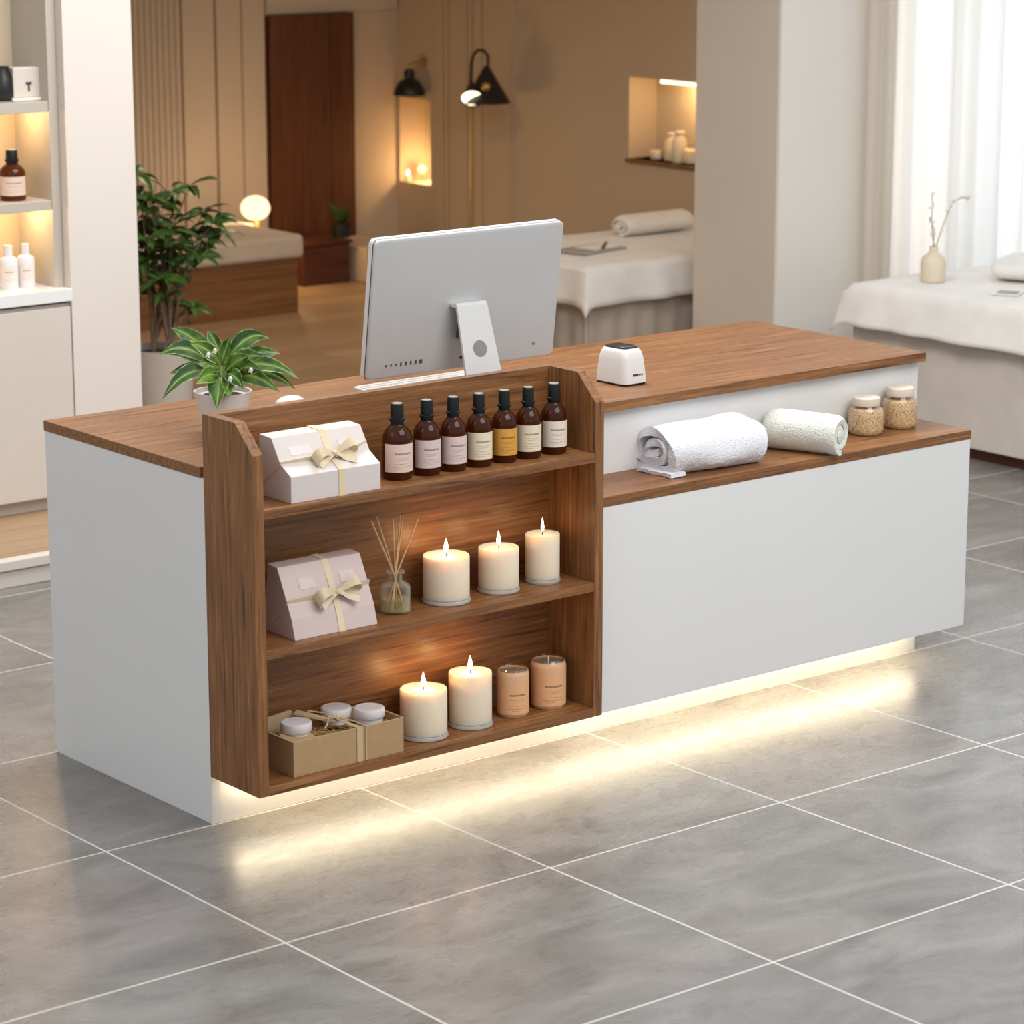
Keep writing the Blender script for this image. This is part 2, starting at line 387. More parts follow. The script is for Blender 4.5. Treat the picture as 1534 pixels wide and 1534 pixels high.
# left cabinet wall (white), open niche, cabinet
YW=3.2
struct('wall_left',MB().box(1.485,1.785,YW,3.62,PF,CH).box(-6,1.485,YW+.34,3.62,PF,CH),M['wall'],'white wall end beside the lit shelving','wall')
struct('ceiling',MB().box(-6,7.0,3.2,8.2,CH,CH+.1),M['ceil'],'ceiling over the rooms behind','ceiling')
YB=7.9; XN=6.55
struct('wall_back',MB().box(1.5,XN+.3,YB,YB+.1,PF,CH),M['wall_warm'],'beige back wall of the treatment room','wall')
struct('wall_inner',MB().box(1.6,1.785,3.62,YB,PF,CH),M['wall_warm'],'side wall behind the white wall end','wall')
# panelled cladding on back wall
px=[200,212,224,236,248,262]
def xb(u): return at(u,150,y=YB-.03).x
mb=MB()
for i in range(9):
    x0=xb(192+i*9); x1=xb(192+i*9+8); mb.prism([(x0,YB),(x0,YB-.03),(x0+(x1-x0)*.3,YB-.042),(x0+(x1-x0)*.7,YB-.042),(x1,YB-.03),(x1,YB)],PF,CH,'z')
struct('trim_2',mb,M['wall_panel'],'fluted beige wall cladding behind the tall plant','trim')
mb=MB()
for a,b in ((275,322.5),(326,362.5),(364.5,398)): mb.box(xb(a),xb(b),YB-.035,YB,PF,CH)
struct('trim_3',mb,M['wall_panel'],'flat beige wall panels beside the dark wooden door','trim',bevel=.004)
# dark timber door
d=thing('door_1','tall dark red brown wooden door in the back wall','door',(xb(402),YB-.06,PF)); d['kind']='structure'
W_=xb(528)-xb(402); zt=at(460,22,y=YB-.06).z-PF
MB().box(0,W_*.70,0,.06,0,zt).build('door_leaf',M['door'],d,bevel=.003)
MB().box(W_*.715,W_,.005,.06,0,zt).build('side_panel',M['door'],d,bevel=.003)
struct('trim_4',MB().box(xb(402),xb(596),YB-.03,YB,zt+PF+.01,CH),M['wall_panel'],'beige lintel above the dark wooden door','trim')
# bench at the door with little plant, and pale step
b0=at(455,430,z=PF); b1=at(513,436,z=PF)
bz=at(470,362,y=7.35).z
bench=thing('wooden_bench','low dark wooden bench in front of the dark wooden door','bench',(5.42,7.3,PF))
MB().box(0,.33,.0,.42,.0,bz-PF-.02).build('base',M['bench'],bench,bevel=.004)
MB().box(-.01,.34,-.015,.42,bz-PF-.02,bz-PF).build('top',M['bench'],bench,bevel=.003)
step=thing('plinth_block','low beige plinth block between the dark bench and the wall corner','plinth',(5.80,7.2,PF))
MB().box(0,.30,0,.5,0,at(530,374,y=7.2).z-PF).build('block',M['wall_warm'],step,bevel=.006)

# niche wall (x = XN), with two openings
def wall_x(name,x,holes,y0,y1,z0,z1,t,mat,label):
    ys=sorted({y0,y1}|{h[0] for h in holes}|{h[1] for h in holes}); zs=sorted({z0,z1}|{h[2] for h in holes}|{h[3] for h in holes}); mb=MB()
    for a,b in zip(ys,ys[1:]):
        for c,e in zip(zs,zs[1:]):
            ym,zm=(a+b)/2,(c+e)/2
            if not any(h[0]<ym<h[1] and h[2]<zm<h[3] for h in holes): mb.box(x,x+t,a,b,c,e)
    return struct(name,mb,mat,label,'wall')
n1a=at(598,145,x=XN); n1b=at(645,278,x=XN); n1=(n1b.y,n1a.y,n1b.z,n1a.z)
n2a=at(943,115,x=XN); n2b=at(1040,240,x=XN); n2=(n2b.y-.25,n2a.y,at(943,237,x=XN).z,n2a.z)
ysplit=at(775,200,x=XN).y
wall_x('wall_right',XN,[n1,n2],3.4,YB,PF,CH,.22,M['wall_warm'],'beige wall with two lit niches')
# joints: thin raised panels to make dark grooves
mb=MB()
for a,b in ((YB-.01,n1[1]+.001),):pass
g=[at(u,200,x=XN-.012).y for u in (652,664,672,700,708,722,771)]
for a,b in zip(g[::1],g[1:]): mb.box(XN-.012,XN,b+.006,a-.006,PF,1.35 if False else CH)
struct('trim_5',mb,M['wall_warm'],'narrow beige wall panels behind the black floor lamp','trim',bevel=.003)
for i,(n,dep) in enumerate(((n1,.20),(n2,.20))):
    y0,y1,z0,z1=n; x0=XN+.002; mb=MB()
    mb.box(x0+dep,x0+dep+.015,y0-.01,y1+.01,z0-.01,z1+.01)      # back
    struct('trim_%d'%(6+i),mb,M['cab_in'],('back of the tall narrow lit niche','back of the square lit niche by the column')[i],'trim')
# niche shelves
struct('trim_8',MB().box(XN-.02,XN+.2,n2[0],n2[1]+.01,n2[2]-.018,n2[2]),M['oak'],'wooden sill of the square lit niche','trim')
st=MB().box(XN+.02,XN+.05,n2[0]+.02,at(985,118,x=XN).y,n2[3]-.022,n2[3]-.002).build('light_strip',M['strip']); tag(st,'glowing light strip along the top of the square niche','light')
def lamp(name,loc,power,col,size=.03,kind='POINT',rot=None,sy=None,spread=None):
    l=bpy.data.lights.new(name,kind); l.energy=power; l.color=col
    if kind=='AREA':
        l.size=size
        if sy: l.shape='RECTANGLE'; l.size_y=sy
        if spread: l.spread=spread
    elif kind=='SPOT': l.shadow_soft_size=size; l.spot_size=spread or 1.4; l.spot_blend=.8
    else: l.shadow_soft_size=size
    o=bpy.data.objects.new(name,l); C.objects.link(o); o.location=loc
    if rot: o.rotation_euler=rot
    return o
WL3=(1,.64,.28)
lamp('niche_light',(XN+.1,(n1[0]+n1[1])/2,n1[2]+.08),3.0,WL3,.03)
lamp('niche_light',(XN+.06,(n2[0]+n2[1])/2,n2[3]-.05),3.6,WL3,.04)
# candles and jars in niches
def small_candle(loc,r,h,label,flame=True,mat='wax'):
    t=thing('candle',label,'candle',loc)
    MB().lathe([(0,0),(r*.97,0),(r,.004),(r,h-.004),(r*.96,h),(0,h-.003)],seg=24).build('wax',M[mat],t)
    if flame: MB().lathe([(0,0),(.006,.008),(.007,.014),(.003,.026),(0,.034)],(0,0,h+.003),seg=12).build('flame',M['flame'],t)
    return t
yc=lambda u:at(u,250,x=XN+.1).y
gl=thing('globe_light','tiny glowing globe lamp in the tall narrow niche','lamp',(XN+.1,yc(632),n1[2]))
MB().lathe([(.02,0),(.02,.006),(.006,.01),(.006,.05)],seg=16).build('base',M['brass'],gl)
MB().lathe([(0,-.028)]+[(.028*math.sin(a),-.028*math.cos(a)) for a in [PI*i/12 for i in range(1,12)]]+[(0,.028)],(0,0,.075),seg=20).build('globe',M['globe'],gl)
small_candle((XN+.06,yc(619),n1[2]),.022,.03,'small lit candle beside the globe in the narrow niche')
for u,r,h,lab,m in ((985,.035,.05,'short cream tealight holder in the square niche, leftmost','wax'),(1000,.052,.15,'tall cream pillar jar in the square niche','vase'),(1020,.042,.17,'slim pale bottle in the square niche','vase'),(1040,.05,.08,'low cream bowl candle in the square niche next to the column','wax')):
    y=at(u,225,x=XN+.09).y
    t=thing('candle' if m=='wax' else 'ceramic_jar',lab,'candle' if m=='wax' else 'jar',(XN+.08+(.05 if u in(1000,) else 0),y,n2[2]))
    if m=='wax': MB().lathe([(0,0),(r*.8,0),(r,.01),(r,h),(r*.85,h),(r*.85,h-.006),(0,h-.006)],seg=24).build('cup',M['wax'],t)
    else:
        MB().lathe([(0,0),(r,0),(r,h*.7),(r*.6,h*.86),(r*.55,h*.92),(0,h*.92)],seg=24).build('body',M['vase'],t); MB().lathe([(0,h*.92),(r*.66,h*.92),(r*.66,h),(0,h)],seg=24).build('lid',M['pillow'],t)

# column + window wall (right)
YR=3.3; XC=5.313
yl=at(1041,250,x=XC).y
struct('wall_column',MB().box(XC,5.9,YR+.004,yl,0,CH+.1),M['wall_col'],'greige column toned for shade in front of the treatment bed','column')
WX0,WX1,WZ0,WZ1=5.98,8.4,.25,2.6
mb=MB()
mb.box(XC,WX0,YR,YR+.004,0,3.0) if False else None
struct('wall_right_lit',MB().box(XC+.001,WX0,YR-.012,YR+.004,0,CH+.1),M['wall_right'],'white wall face with light in its colour between the column and the curtain','wall')
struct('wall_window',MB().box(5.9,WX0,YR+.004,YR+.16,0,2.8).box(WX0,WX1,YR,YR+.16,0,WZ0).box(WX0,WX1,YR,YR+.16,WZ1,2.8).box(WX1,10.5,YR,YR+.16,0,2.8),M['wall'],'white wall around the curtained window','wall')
w=thing('window_1','tall bright window behind the sheer curtain','window',((WX0+WX1)/2,YR+.08,WZ0)); w['kind']='structure'
hw=(WX1-WX0)/2; hh=WZ1-WZ0
MB().box(-hw,hw,-.03,.03,0,.05).box(-hw,hw,-.03,.03,hh-.05,hh).box(-hw,-hw+.05,-.03,.03,.05,hh-.05).box(hw-.05,hw,-.03,.03,.05,hh-.05).box(-.025,.025,-.03,.03,.05,hh-.05).build('frame',M['wall'],w,bevel=.004)
MB().box(-hw+.05,-.025,-.004,.004,.05,hh-.05).box(.025,hw-.05,-.004,.004,.05,hh-.05).build('pane',M['pane'],w)
def curtain(name,x0,x1,y,z0,z1,amp,freq,mat,label):
    def fn(u,v):
        x=x0+(x1-x0)*u; ph=u*(x1-x0)*freq
        a=amp*(.8+.35*math.sin(ph*.37+1)) ; 
        return (x+.012*math.sin(ph*.9),y+a*math.sin(ph+.5*math.sin(ph*.31))+.35*a*math.sin(2.3*ph+1+v*.5),z0+(z1-z0)*v)
    n=int((x1-x0)*freq*2.6)
    o=MB().grid(fn,n,10).build(name,mat); return tag(o,label,'curtain')
curtain('sheer_curtain',5.93,8.3,YR-.14,.03,2.72,.035,42,M['sheer'],'sheer white curtain hanging in folds over the bright window')
curtain('side_drape',5.80,5.98,YR-.10,.03,2.72,.022,60,M['drape'],'narrow cream drape at the left edge of the window')
rod=MB().tube([(5.72,YR-.12,2.74),(8.5,YR-.12,2.74)],.012).build('curtain_rod',M['brass']); tag(rod,'thin curtain rod above the sheer curtain','rod')

# ---------------------------------------------------------------- left cabinet
cab=thing('wall_cabinet','cream built-in cabinet with lit shelves set in the white wall','cabinet',(0,YW,PF))
zc0,zc1=.913-PF,.961-PF
MB().box(-1.6,1.484,.06,.335,0,.055).build('plinth',M['cab'],cab)
MB().box(-1.6,1.484,.02,.335,.058,zc0-.012).build('carcass',M['cab'],cab)
for x0,x1 in ((.62,1.478),(-.25,.61),(-1.12,-.26)): MB().box(x0,x1,-.002,.018,.06,zc0-.022).build('door',M['cab'],cab,bevel=.002)
MB().box(-1.6,1.484,-.012,.335,zc0,zc1).build('worktop',M['white'],cab,bevel=.002)
MB().box(1.445,1.484,.05,.335,zc1,CH-PF).build('side_panel',M['cab_frame'],cab,bevel=.002)
MB().box(-1.6,1.445,.315,.335,zc1,CH-PF).build('back_panel',M['cab_in'],cab)
for z0,z1 in ((1.258,1.295),(1.628,1.668)): MB().box(-1.6,1.445,.055,.315,z0-PF,z1-PF).build('shelf',M['cab_frame'],cab,bevel=.002)
for x in (.1,.7,1.34):
    lamp('shelf_spot',(x,YW+.17,1.62),1.9,(1,.66,.30),.015); lamp('shelf_spot',(x,YW+.17,1.245),1.6,(1,.68,.33),.015)
def white_bottle(u,v,z,r,h,label):
    p=at(u,v,z=z); t=thing('lotion_bottle',label,'bottle',(p.x,YW+.17,z))
    t.location=at(u,v,y=YW+.14); t.location.z=z
    MB().lathe([(0,0),(r*.95,0),(r,.005),(r,h*.62),(r*.9,h*.70),(r*.42,h*.76),(0,h*.76)],seg=28).build('body',M['plastic'],t)
    MB().lathe([(0,h*.76),(r*.45,h*.76),(r*.45,h),(0,h)],seg=24).build('cap',M['plastic'],t)
    a0=math.atan2(CY-p.y,CX-p.x)
    MB().grid(lambda a,b:((r+.0008)*math.cos(a0-.9+1.8*a),(r+.0008)*math.sin(a0-.9+1.8*a),h*(.15+.38*b)),14,1).build('label',M['white_label'],t)
    return t
white_bottle(14,432,.961,.036,.165,'white bottle on the lit worktop, at the left edge of the photo')
white_bottle(40,430,.961,.034,.165,'white bottle on the lit worktop, right of its twin')
def amber_bottle(loc,r,h,lab,label,group=None,ang=.55):
    t=thing('amber_bottle',label,'bottle',loc,0,group)
    bh=h*.66
    MB().lathe([(0,0),(r*.9,0),(r,.006),(r,bh*.80),(r*.985,bh*.86),(r*.92,bh*.93),(r*.76,bh*1.01),(r*.56,bh*1.07),(r*.44,bh*1.10),(r*.41,bh*1.15),(0,bh*1.15)],seg=40).build('glass_body',M['amber'],t)
    z0=bh*1.10
    MB().lathe([(0,z0),(r*.43,z0),(r*.45,z0+.002),(r*.45,z0+.010),(r*.54,z0+.011),(r*.54,z0+.0165),(r*.45,z0+.018),(r*.43,h-.002),(r*.41,h),(0,h)],seg=28).build('cap',M['black'],t)
    MB().lathe([(0,h),(r*.36,h),(r*.36,h+.0015),(0,h+.0015)],seg=24).build('cap_disc',M['cap_top'],t)
    a0=math.atan2(CY-loc[1],CX-loc[0])+ang*.3
    MB().grid(lambda a,b:((r+.0009)*math.cos(a0-1.25+2.5*a),(r+.0009)*math.sin(a0-1.25+2.5*a),bh*(.17+.57*b)),24,1).build('paper_label',lab,t)
    return t
p=at(20,300,y=YW+.15)
amber_bottle((p.x,YW+.15,1.295),.05,.19,LABELS[0],'amber bottle with a pale label on the lit wall shelf',ang=0)
# framed block + dark pot on top shelf
p=at(39,148,y=YW+.15)
t=thing('picture_block','pale square block with a dark mark on the top wall shelf','ornament',(p.x,YW+.15,1.668),-.1)
MB().box(-.062,.062,-.03,.03,.012,.125).build('block',M['cab'],t,bevel=.004); MB().box(-.07,.07,-.04,.04,0,.012).build('stand',M['pillow'],t,bevel=.003)
MB().box(-.012,.012,-.0315,-.03,.06,.07).box(-.004,.004,-.0315,-.03,.035,.06).build('mark',M['ink'],t)
p=at(8,150,y=YW+.15)
t=MB().lathe([(0,0),(.035,0),(.045,.02),(.04,.09),(.025,.12),(.028,.13),(0,.13)],seg=24).build('dark_vase',M['lampblack'],loc=(p.x,YW+.17,1.668)); tag(t,'small dark vase at the left edge of the top wall shelf','vase')

# ---------------------------------------------------------------- beds
def bed_sheet(x0,x1,y0,y1,z,drop,flare,seed,nx=60,ny=40,wave=.012):
    """draped cloth over a box: rounded edge then hanging sides"""
    rnd=random.Random(seed); ph=[rnd.random()*6 for _ in range(6)]
    e=drop+.02
    def fn(u,v):
        sx=-e+(x1-x0+2*e)*u; sy=-e+(y1-y0+2*e)*v   # arc coordinates
        def ax(s,L):
            if s<0: return 0-0,min(-s,e),-1
            if s>L: return L,min(s-L,e),1
            return s,0,0
        px,dx,ex=ax(sx,x1-x0); py,dy,ey=ax(sy,y1-y0)
        dz=max(dx,dy); r=.02
        def off(d): return (r*math.sin(min(d/r,1)*PI/2)+flare*max(0,d-r)/e) if d>0 else 0
        wv=wave*math.sin(px*17+ph[0]+1.5*math.sin(px*5+ph[1]))*(dy/e if e else 0); wx=wave*math.sin(py*19+ph[2]+1.3*math.sin(py*6))*(dx/e)
        X=x0+px+ex*off(dx)+(ex*wx); Y=y0+py+ey*off(dy)+(ey*wv)
        zz=z-(r*(1-math.cos(min(dz/r,1)*PI/2)) if dz<r else r+(dz-r)*.98)
        if dz==0: zz+=.0025*math.sin(px*9+ph[3])*math.sin(py*11+ph[4])
        if dx>0 and dy>0: zz-=.25*min(dx,dy)
        return (X,Y,zz)
    return MB().grid(fn,nx,ny)
# centre bed (behind the monitor)
BX0,BX1,BY0,BY1,BZ=4.78,6.44,4.03,4.98,.645
def bed(name,label,x0,x1,y0,y1,z,zf,drop,sheet,skirt,pleat,kick=0,flare=.03,seed=1):
    cx,cy=(x0+x1)/2,(y0+y1)/2; t=thing(name,label,'massage bed',(cx,cy,zf)); a,b=(x1-x0)/2,(y1-y0)/2; h=z-zf
    MB().box(-a+.03,a-.03,-b+.03,b-.03,kick,h-.1).build('base',skirt,t)
    if kick: MB().box(-a+.06,a-.06,-b+.06,b-.06,0,kick).build('plinth',M['bench'],t)
    MB().box(-a+.008,a-.008,-b+.008,b-.008,h-.1,h-.004).build('mattress',M['pillow'],t,bevel=.015)
    def sk(u,v):
        P=2*(2*a+2*b); s=u*P; seq=[(2*a,(-a,-b),(1,0),(0,-1)),(2*b,(a,-b),(0,1),(1,0)),(2*a,(a,b),(-1,0),(0,1)),(2*b,(-a,b),(0,-1),(-1,0))]
        for L,o,d,n in seq:
            if s<=L: break
            s-=L
        w=pleat*math.sin(u*P*48)*(1-v*.7)-.012
        return (o[0]+d[0]*s+n[0]*w,o[1]+d[1]*s+n[1]*w,kick+.004+(h-.1-kick)*v)
    MB().grid(sk,500 if pleat>.002 else 160,4).build('skirt',skirt,t)
    m=bed_sheet(-a,a,-b,b,h,drop,flare,seed); m.build('sheet',sheet,t,solid=.003)
    return t
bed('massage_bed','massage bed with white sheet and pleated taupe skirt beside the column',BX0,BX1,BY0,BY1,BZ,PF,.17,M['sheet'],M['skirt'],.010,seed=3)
def cushion(name,label,cat,loc,sx,sy,sz,mat,rz=0,group=None,pw=2.6):
    def fn(u,v):
        a=2*PI*u; t=PI*(v-.5); ca,sa=math.cos(a),math.sin(a); k=1/((abs(ca)**4+abs(sa)**4)**.25)
        c=math.cos(t)**.55 if abs(v-.5)<.4999 else 0
        zz=math.sin(t); zz=math.copysign(abs(zz)**.9,zz)
        return (ca*k*sx*c,sa*k*sy*c,sz+zz*sz*(1-.15*abs(ca*k*c)))
    o=MB().grid(fn,48,20).build(name,mat); o.location=loc; o.rotation_euler=(0,0,rz); return tag(o,label,cat,group)
p=at(975,352,z=BZ)
def towel_roll(name,label,cat,loc,L,r,turns,mat,rz,flat=1.0,tail=True,thick=None,fuzz=.0012,squash=1.0):
    """rolled towel: spiral section swept along local x, resting on z=0"""
    N=int(34*turns)+1; th=thick or r/(turns+.35); sec=[]
    for i in range(N):
        q=i/(N-1); a=-PI/2-(1-q)*turns*2*PI; rr=r*(.12+.88*q) - th*.5
        sec.append(Vector((rr*math.cos(a)*flat,rr*math.sin(a))))
    prof=[]; 
    for i,pnt in enumerate(sec):
        t=(sec[min(i+1,N-1)]-sec[max(i-1,0)]).normalized(); n=Vector((-t.y,t.x)); prof.append((pnt+n*th*.40,pnt-n*th*.40))
    zmin=min(min(a.y,b.y) for a,b in prof)
    loop=[a for a,b in prof]+[b for a,b in prof][::-1]; m=len(loop); nl=26
    vs=[];fs=[]
    for k in range(nl+1):
        x=-L/2+L*k/nl; e=1-.10*max(0,(abs(x)/(L/2)-.86)/.14)**2
        for j,q in enumerate(loop):
            w=noise.noise(Vector((x*9,q.x*12,q.y*12)))*.004+noise.noise(Vector((x*60,q.x*70,q.y*70)))*fuzz
            # uneven ends: each layer ends a little differently
            xe=x+(.004*math.sin(j*.07)*(abs(x)/(L/2))**6)
            vs.append((xe,q.x*e+w,max(.0005,(q.y*squash-zmin*squash)*e+w*.6)))
    for k in range(nl):
        for j in range(m):
            j2=(j+1)%m; fs.append((k*m+j,k*m+j2,(k+1)*m+j2,(k+1)*m+j))
    for k in (0,nl):
        for j in range(N-1):
            f=(k*m+j,k*m+j+1,k*m+m-2-j,k*m+m-1-j); fs.append(f)
    mb=MB().add(vs,fs,smooth=True); o=mb.build(name,mat); o.location=loc; o.rotation_euler=(0,0,rz); return tag(o,label,cat)
towel_roll('rolled_towel','rolled cream towel lying at the head of the bed beside the column','towel',(p.x+.05,p.y+.05,BZ+.002),.46,.062,2.5,M['pillow'],.05,flat=1.7)
p=at(885,376,z=BZ)
t=thing('paper_tray','folded printed paper lying on the bed beside the column','paper',(p.x,p.y,BZ+.003),.15)
MB().box(-.16,.16,-.10,.10,0,.012).build('folder',M['paper'],t,bevel=.003); MB().box(-.05,.14,-.07,.06,.012,.016).build('sheet_of_paper',M['sheet'],t); MB().tube([(.0,-.08,.02),(.15,.03,.02)],.008).build('pen',M['bench'],t)
# right bed by window
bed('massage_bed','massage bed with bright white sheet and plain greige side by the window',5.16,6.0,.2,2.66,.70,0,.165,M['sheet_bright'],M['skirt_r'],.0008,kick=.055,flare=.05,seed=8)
p=at(1490,418,z=.70)
cushion('pillow','white pillow on the bed by the window','pillow',(p.x+.12,p.y-.08,.70),.20,.13,.055,M['sheet_bright'],.4)
p=at(1397,422,z=.70)
v=thing('bud_vase','cream bud vase with dry twigs on the bed by the window','vase',(p.x,p.y,.702))
MB().lathe([(0,0),(.052,0),(.056,.006),(.056,.085),(.052,.105),(.030,.125),(.020,.132),(.019,.158),(.015,.158),(.015,.13),(0,.125)],seg=32).build('vase_body',M['vase'],v)
def px_off(u,v_,base,depth=0): 
    q=at(u,v_,y=base[1]+depth); return Vector(q)-Vector(base)
base=(p.x,p.y,.702); br=MB(); bl=MB()
for path in ([(1398,370),(1399,345),(1395,330),(1397,310),(1396,290)],[(1402,370),(1410,345),(1420,318),(1428,302),(1440,296),(1452,297)],[(1400,370),(1396,350),(1396,332)]):
    pts=[Vector((0,0,.10))]+[px_off(u,w_,base) for u,w_ in path]; br.tube(pts,[.003]+[.0022]*(len(pts)-1),6)
    for q in pts[2:]:
        for k in range(3):
            c=q+Vector((random.uniform(-.012,.012),random.uniform(-.01,.01),random.uniform(-.01,.012)))
            bl.lathe([(0,-.006),(.006,-.002),(.006,.003),(0,.007)],c,seg=7)
br.build('twig',M['twig'],v); bl.build('blossom',M['blossom'],v)
p=at(1500,441,z=.70)
t=thing('folded_leaflet','small folded leaflet lying on the bed by the window','paper',(p.x+.05,p.y,.703),.5)
MB().box(-.09,.09,-.06,.06,0,.006).build('cover',M['sheet_bright'],t,bevel=.001); MB().box(-.08,.0,-.05,.04,.006,.008).build('print',M['paper'],t)
# left back bed
LX0,LX1,LY0,LY1,LZ=3.55,4.88,6.58,7.12,.53
t=thing('massage_bed','low brown wooden massage bed with cream cushion behind the tall plant','massage bed',((LX0+LX1)/2,(LY0+LY1)/2,PF)); a,b=(LX1-LX0)/2,(LY1-LY0)/2
MB().box(-a,a,-b,b,0,.30).build('base',M['oak'],t,bevel=.004)
def cush(u,v):
    return None
MB().box(-a-.03,a+.03,-b-.03,b+.03,.30,LZ-PF).build('mattress',M['lin'],t,bevel=.03,seg=4)
# console behind with globe lamp and folded towel
con=thing('wall_console','narrow beige console against the back wall behind the low brown bed','console',(4.1,7.42,PF))
ct=at(383,341,y=7.5).z-PF
MB().box(-.6,.95,-.2,.2,0,ct-.02).build('body',M['wall_panel'],con); MB().box(-.6,.96,-.215,.2,ct-.02,ct).build('top',M['pillow'],con,bevel=.003)
p=at(383,338,y=7.42)
gl=thing('table_lamp','glowing opal globe table lamp on the console behind the low brown bed','lamp',(p.x,7.42,PF+ct))
R=.085
MB().lathe([(.05,0),(.05,.01),(.03,.014),(.028,.055),(.036,.062)],seg=24).build('base',M['brass'],gl)
MB().lathe([(0,-R*.85)]+[(R*math.sin(q),-R*.85*math.cos(q)) for q in [PI*i/16 for i in range(1,16)]]+[(0,R*.85)],(0,0,.055+R*.83),seg=28).build('globe',M['globe'],gl)
lamp('table_lamp_light',(p.x,7.27,PF+ct+.13),9,WL3,.13)
q=at(345,334,y=7.4)
tw=MB().box(-.12,.12,-.09,.09,0,.025).box(-.118,.119,-.088,.09,.026,.05).build('folded_towel',M['sheet'],bevel=.01,loc=(q.x,7.42,PF+ct)); tag(tw,'folded white towel beside the glowing globe lamp','towel')

def pxm(px,p):
    return px*(Vector(p)-Vector((CX,CY,CZ))).dot(FW)/F
# floor lamp with two black cone shades
fp=at(705,300,x=XN-.25); FX=XN-.25
fl=thing('floor_lamp','brass floor lamp with black cone shades by the beige niche wall','lamp',(FX,fp.y,PF))
def L_(u,v_,dx=0): return Vector(at(u,v_,x=FX+dx))-Vector((FX,fp.y,PF))
MB().lathe([(0,0),(.13,0),(.13,.012),(.02,.02),(0,.02)],seg=32).build('base',M['brass'],fl)
top=L_(705,92)
MB().tube([(0,0,.02),L_(705,160)],.008).build('pole',M['brass'],fl)
pts=[L_(705,160),L_(705,120),L_(706,95),L_(709,82),L_(716,75),L_(725,76),L_(731,84),L_(731,100)]
MB().tube(pts,.009,10).build('gooseneck',M['lampblack'],fl)
ap=L_(729,99); bc=L_(728,153); h=(ap-bc).length
rad=pxm(36,(FX,fp.y,1.2))
mcone=MB().lathe([(.012,0),(.02,-.01),(rad*.98,-h),(rad,-h-.004),(rad*.96,-h),(.012,-.015)],ap,seg=36,ax=Matrix.Rotation(.0,3,'Y')).build('shade',M['lampblack'],fl)
# small tilted spot beside it, its lit mouth towards the camera
dirv=(Vector((CX,CY,0))-Vector((FX,fp.y,0))).normalized(); dirv=Vector((dirv.x*.75,dirv.y*.75,-.62)).normalized()
rot=dirv.to_track_quat('-Z','Y').to_matrix()
r2=pxm(17,(FX,fp.y,1.2)); c2=L_(707,149,-.12)
MB().lathe([(.012,.12),(.02,.115),(r2,.0),(r2*.93,.004),(.015,.11)],c2,seg=28,ax=rot).build('spot_shade',M['lampblack'],fl)
MB().lathe([(0,.012),(r2*.9,.010),(r2*.9,.014),(0,.016)],c2,seg=28,ax=rot).build('bulb',M['bulb'],fl)
k=L_(728,130,-rad*.75-.02)
MB().lathe([(0,-.026)]+[(.026*math.sin(q),-.026*math.cos(q)) for q in [PI*i/10 for i in range(1,10)]]+[(0,.026)],k,seg=16).build('knob',M['brass'],fl)
MB().tube([c2+rot@Vector((0,0,.115)),L_(705,118)],.008).build('spot_arm',M['lampblack'],fl)
# black dome wall lamp
wp=at(613,125,x=XN-.12)
wl=thing('wall_lamp','black dome wall lamp above the tall narrow niche','lamp',(XN-.12,wp.y,wp.z))
rr=pxm(24,wp); s_=rr/.085
MB().lathe([(rr*1.0,-.062*s_),(rr*1.02,-.055*s_),(rr*.9,-.02*s_),(rr*.62,.012*s_),(rr*.36,.022*s_),(rr*.30,.03*s_),(rr*.36,.05*s_),(rr*.30,.07*s_),(rr*.12,.078*s_),(0,.078*s_)],seg=36).build('shade',M['lampblack'],wl)
MB().tube([(0,0,.078*s_),(0.005,0,.10*s_),(.04,0,.11*s_),(.118,0,.11*s_)],.007).build('arm',M['brass'],wl)
MB().lathe([(0,0),(.03,0),(.03,.008),(0,.008)],(.116,0,.11*s_),seg=20,ax=Matrix.Rotation(-PI/2,3,'Y')).build('wall_plate',M['brass'],wl)

# ---------------------------------------------------------------- leaves
def leaf_blade(mb,root,tip,width,droop,side=None,fold=.25,n=10):
    root=Vector(root); tip=Vector(tip); d=tip-root; L=d.length
    s=side if side is not None else d.cross(Vector((0,0,1)))
    s=Vector(s); s=(s-d*(s.dot(d)/d.dot(d))); s=s.normalized() if s.length>1e-5 else d.orthogonal().normalized()
    nrm=s.cross(d).normalized()
    if nrm.z<0: nrm=-nrm
    def fn(u,v):
        c=root+d*v+Vector((0,0,1))*droop*4*v*(1-v)*L
        w=max(.0008,width*(math.sin(PI*v**.8)**.9)*(1-.2*v)) if 0<v<1 else .0008
        x=(u-.5)*2
        return c+s*x*w*.5+nrm*abs(x)*w*fold*.5+nrm*math.sin(v*9+x)*w*.03
    mb.grid(fn,6,n)
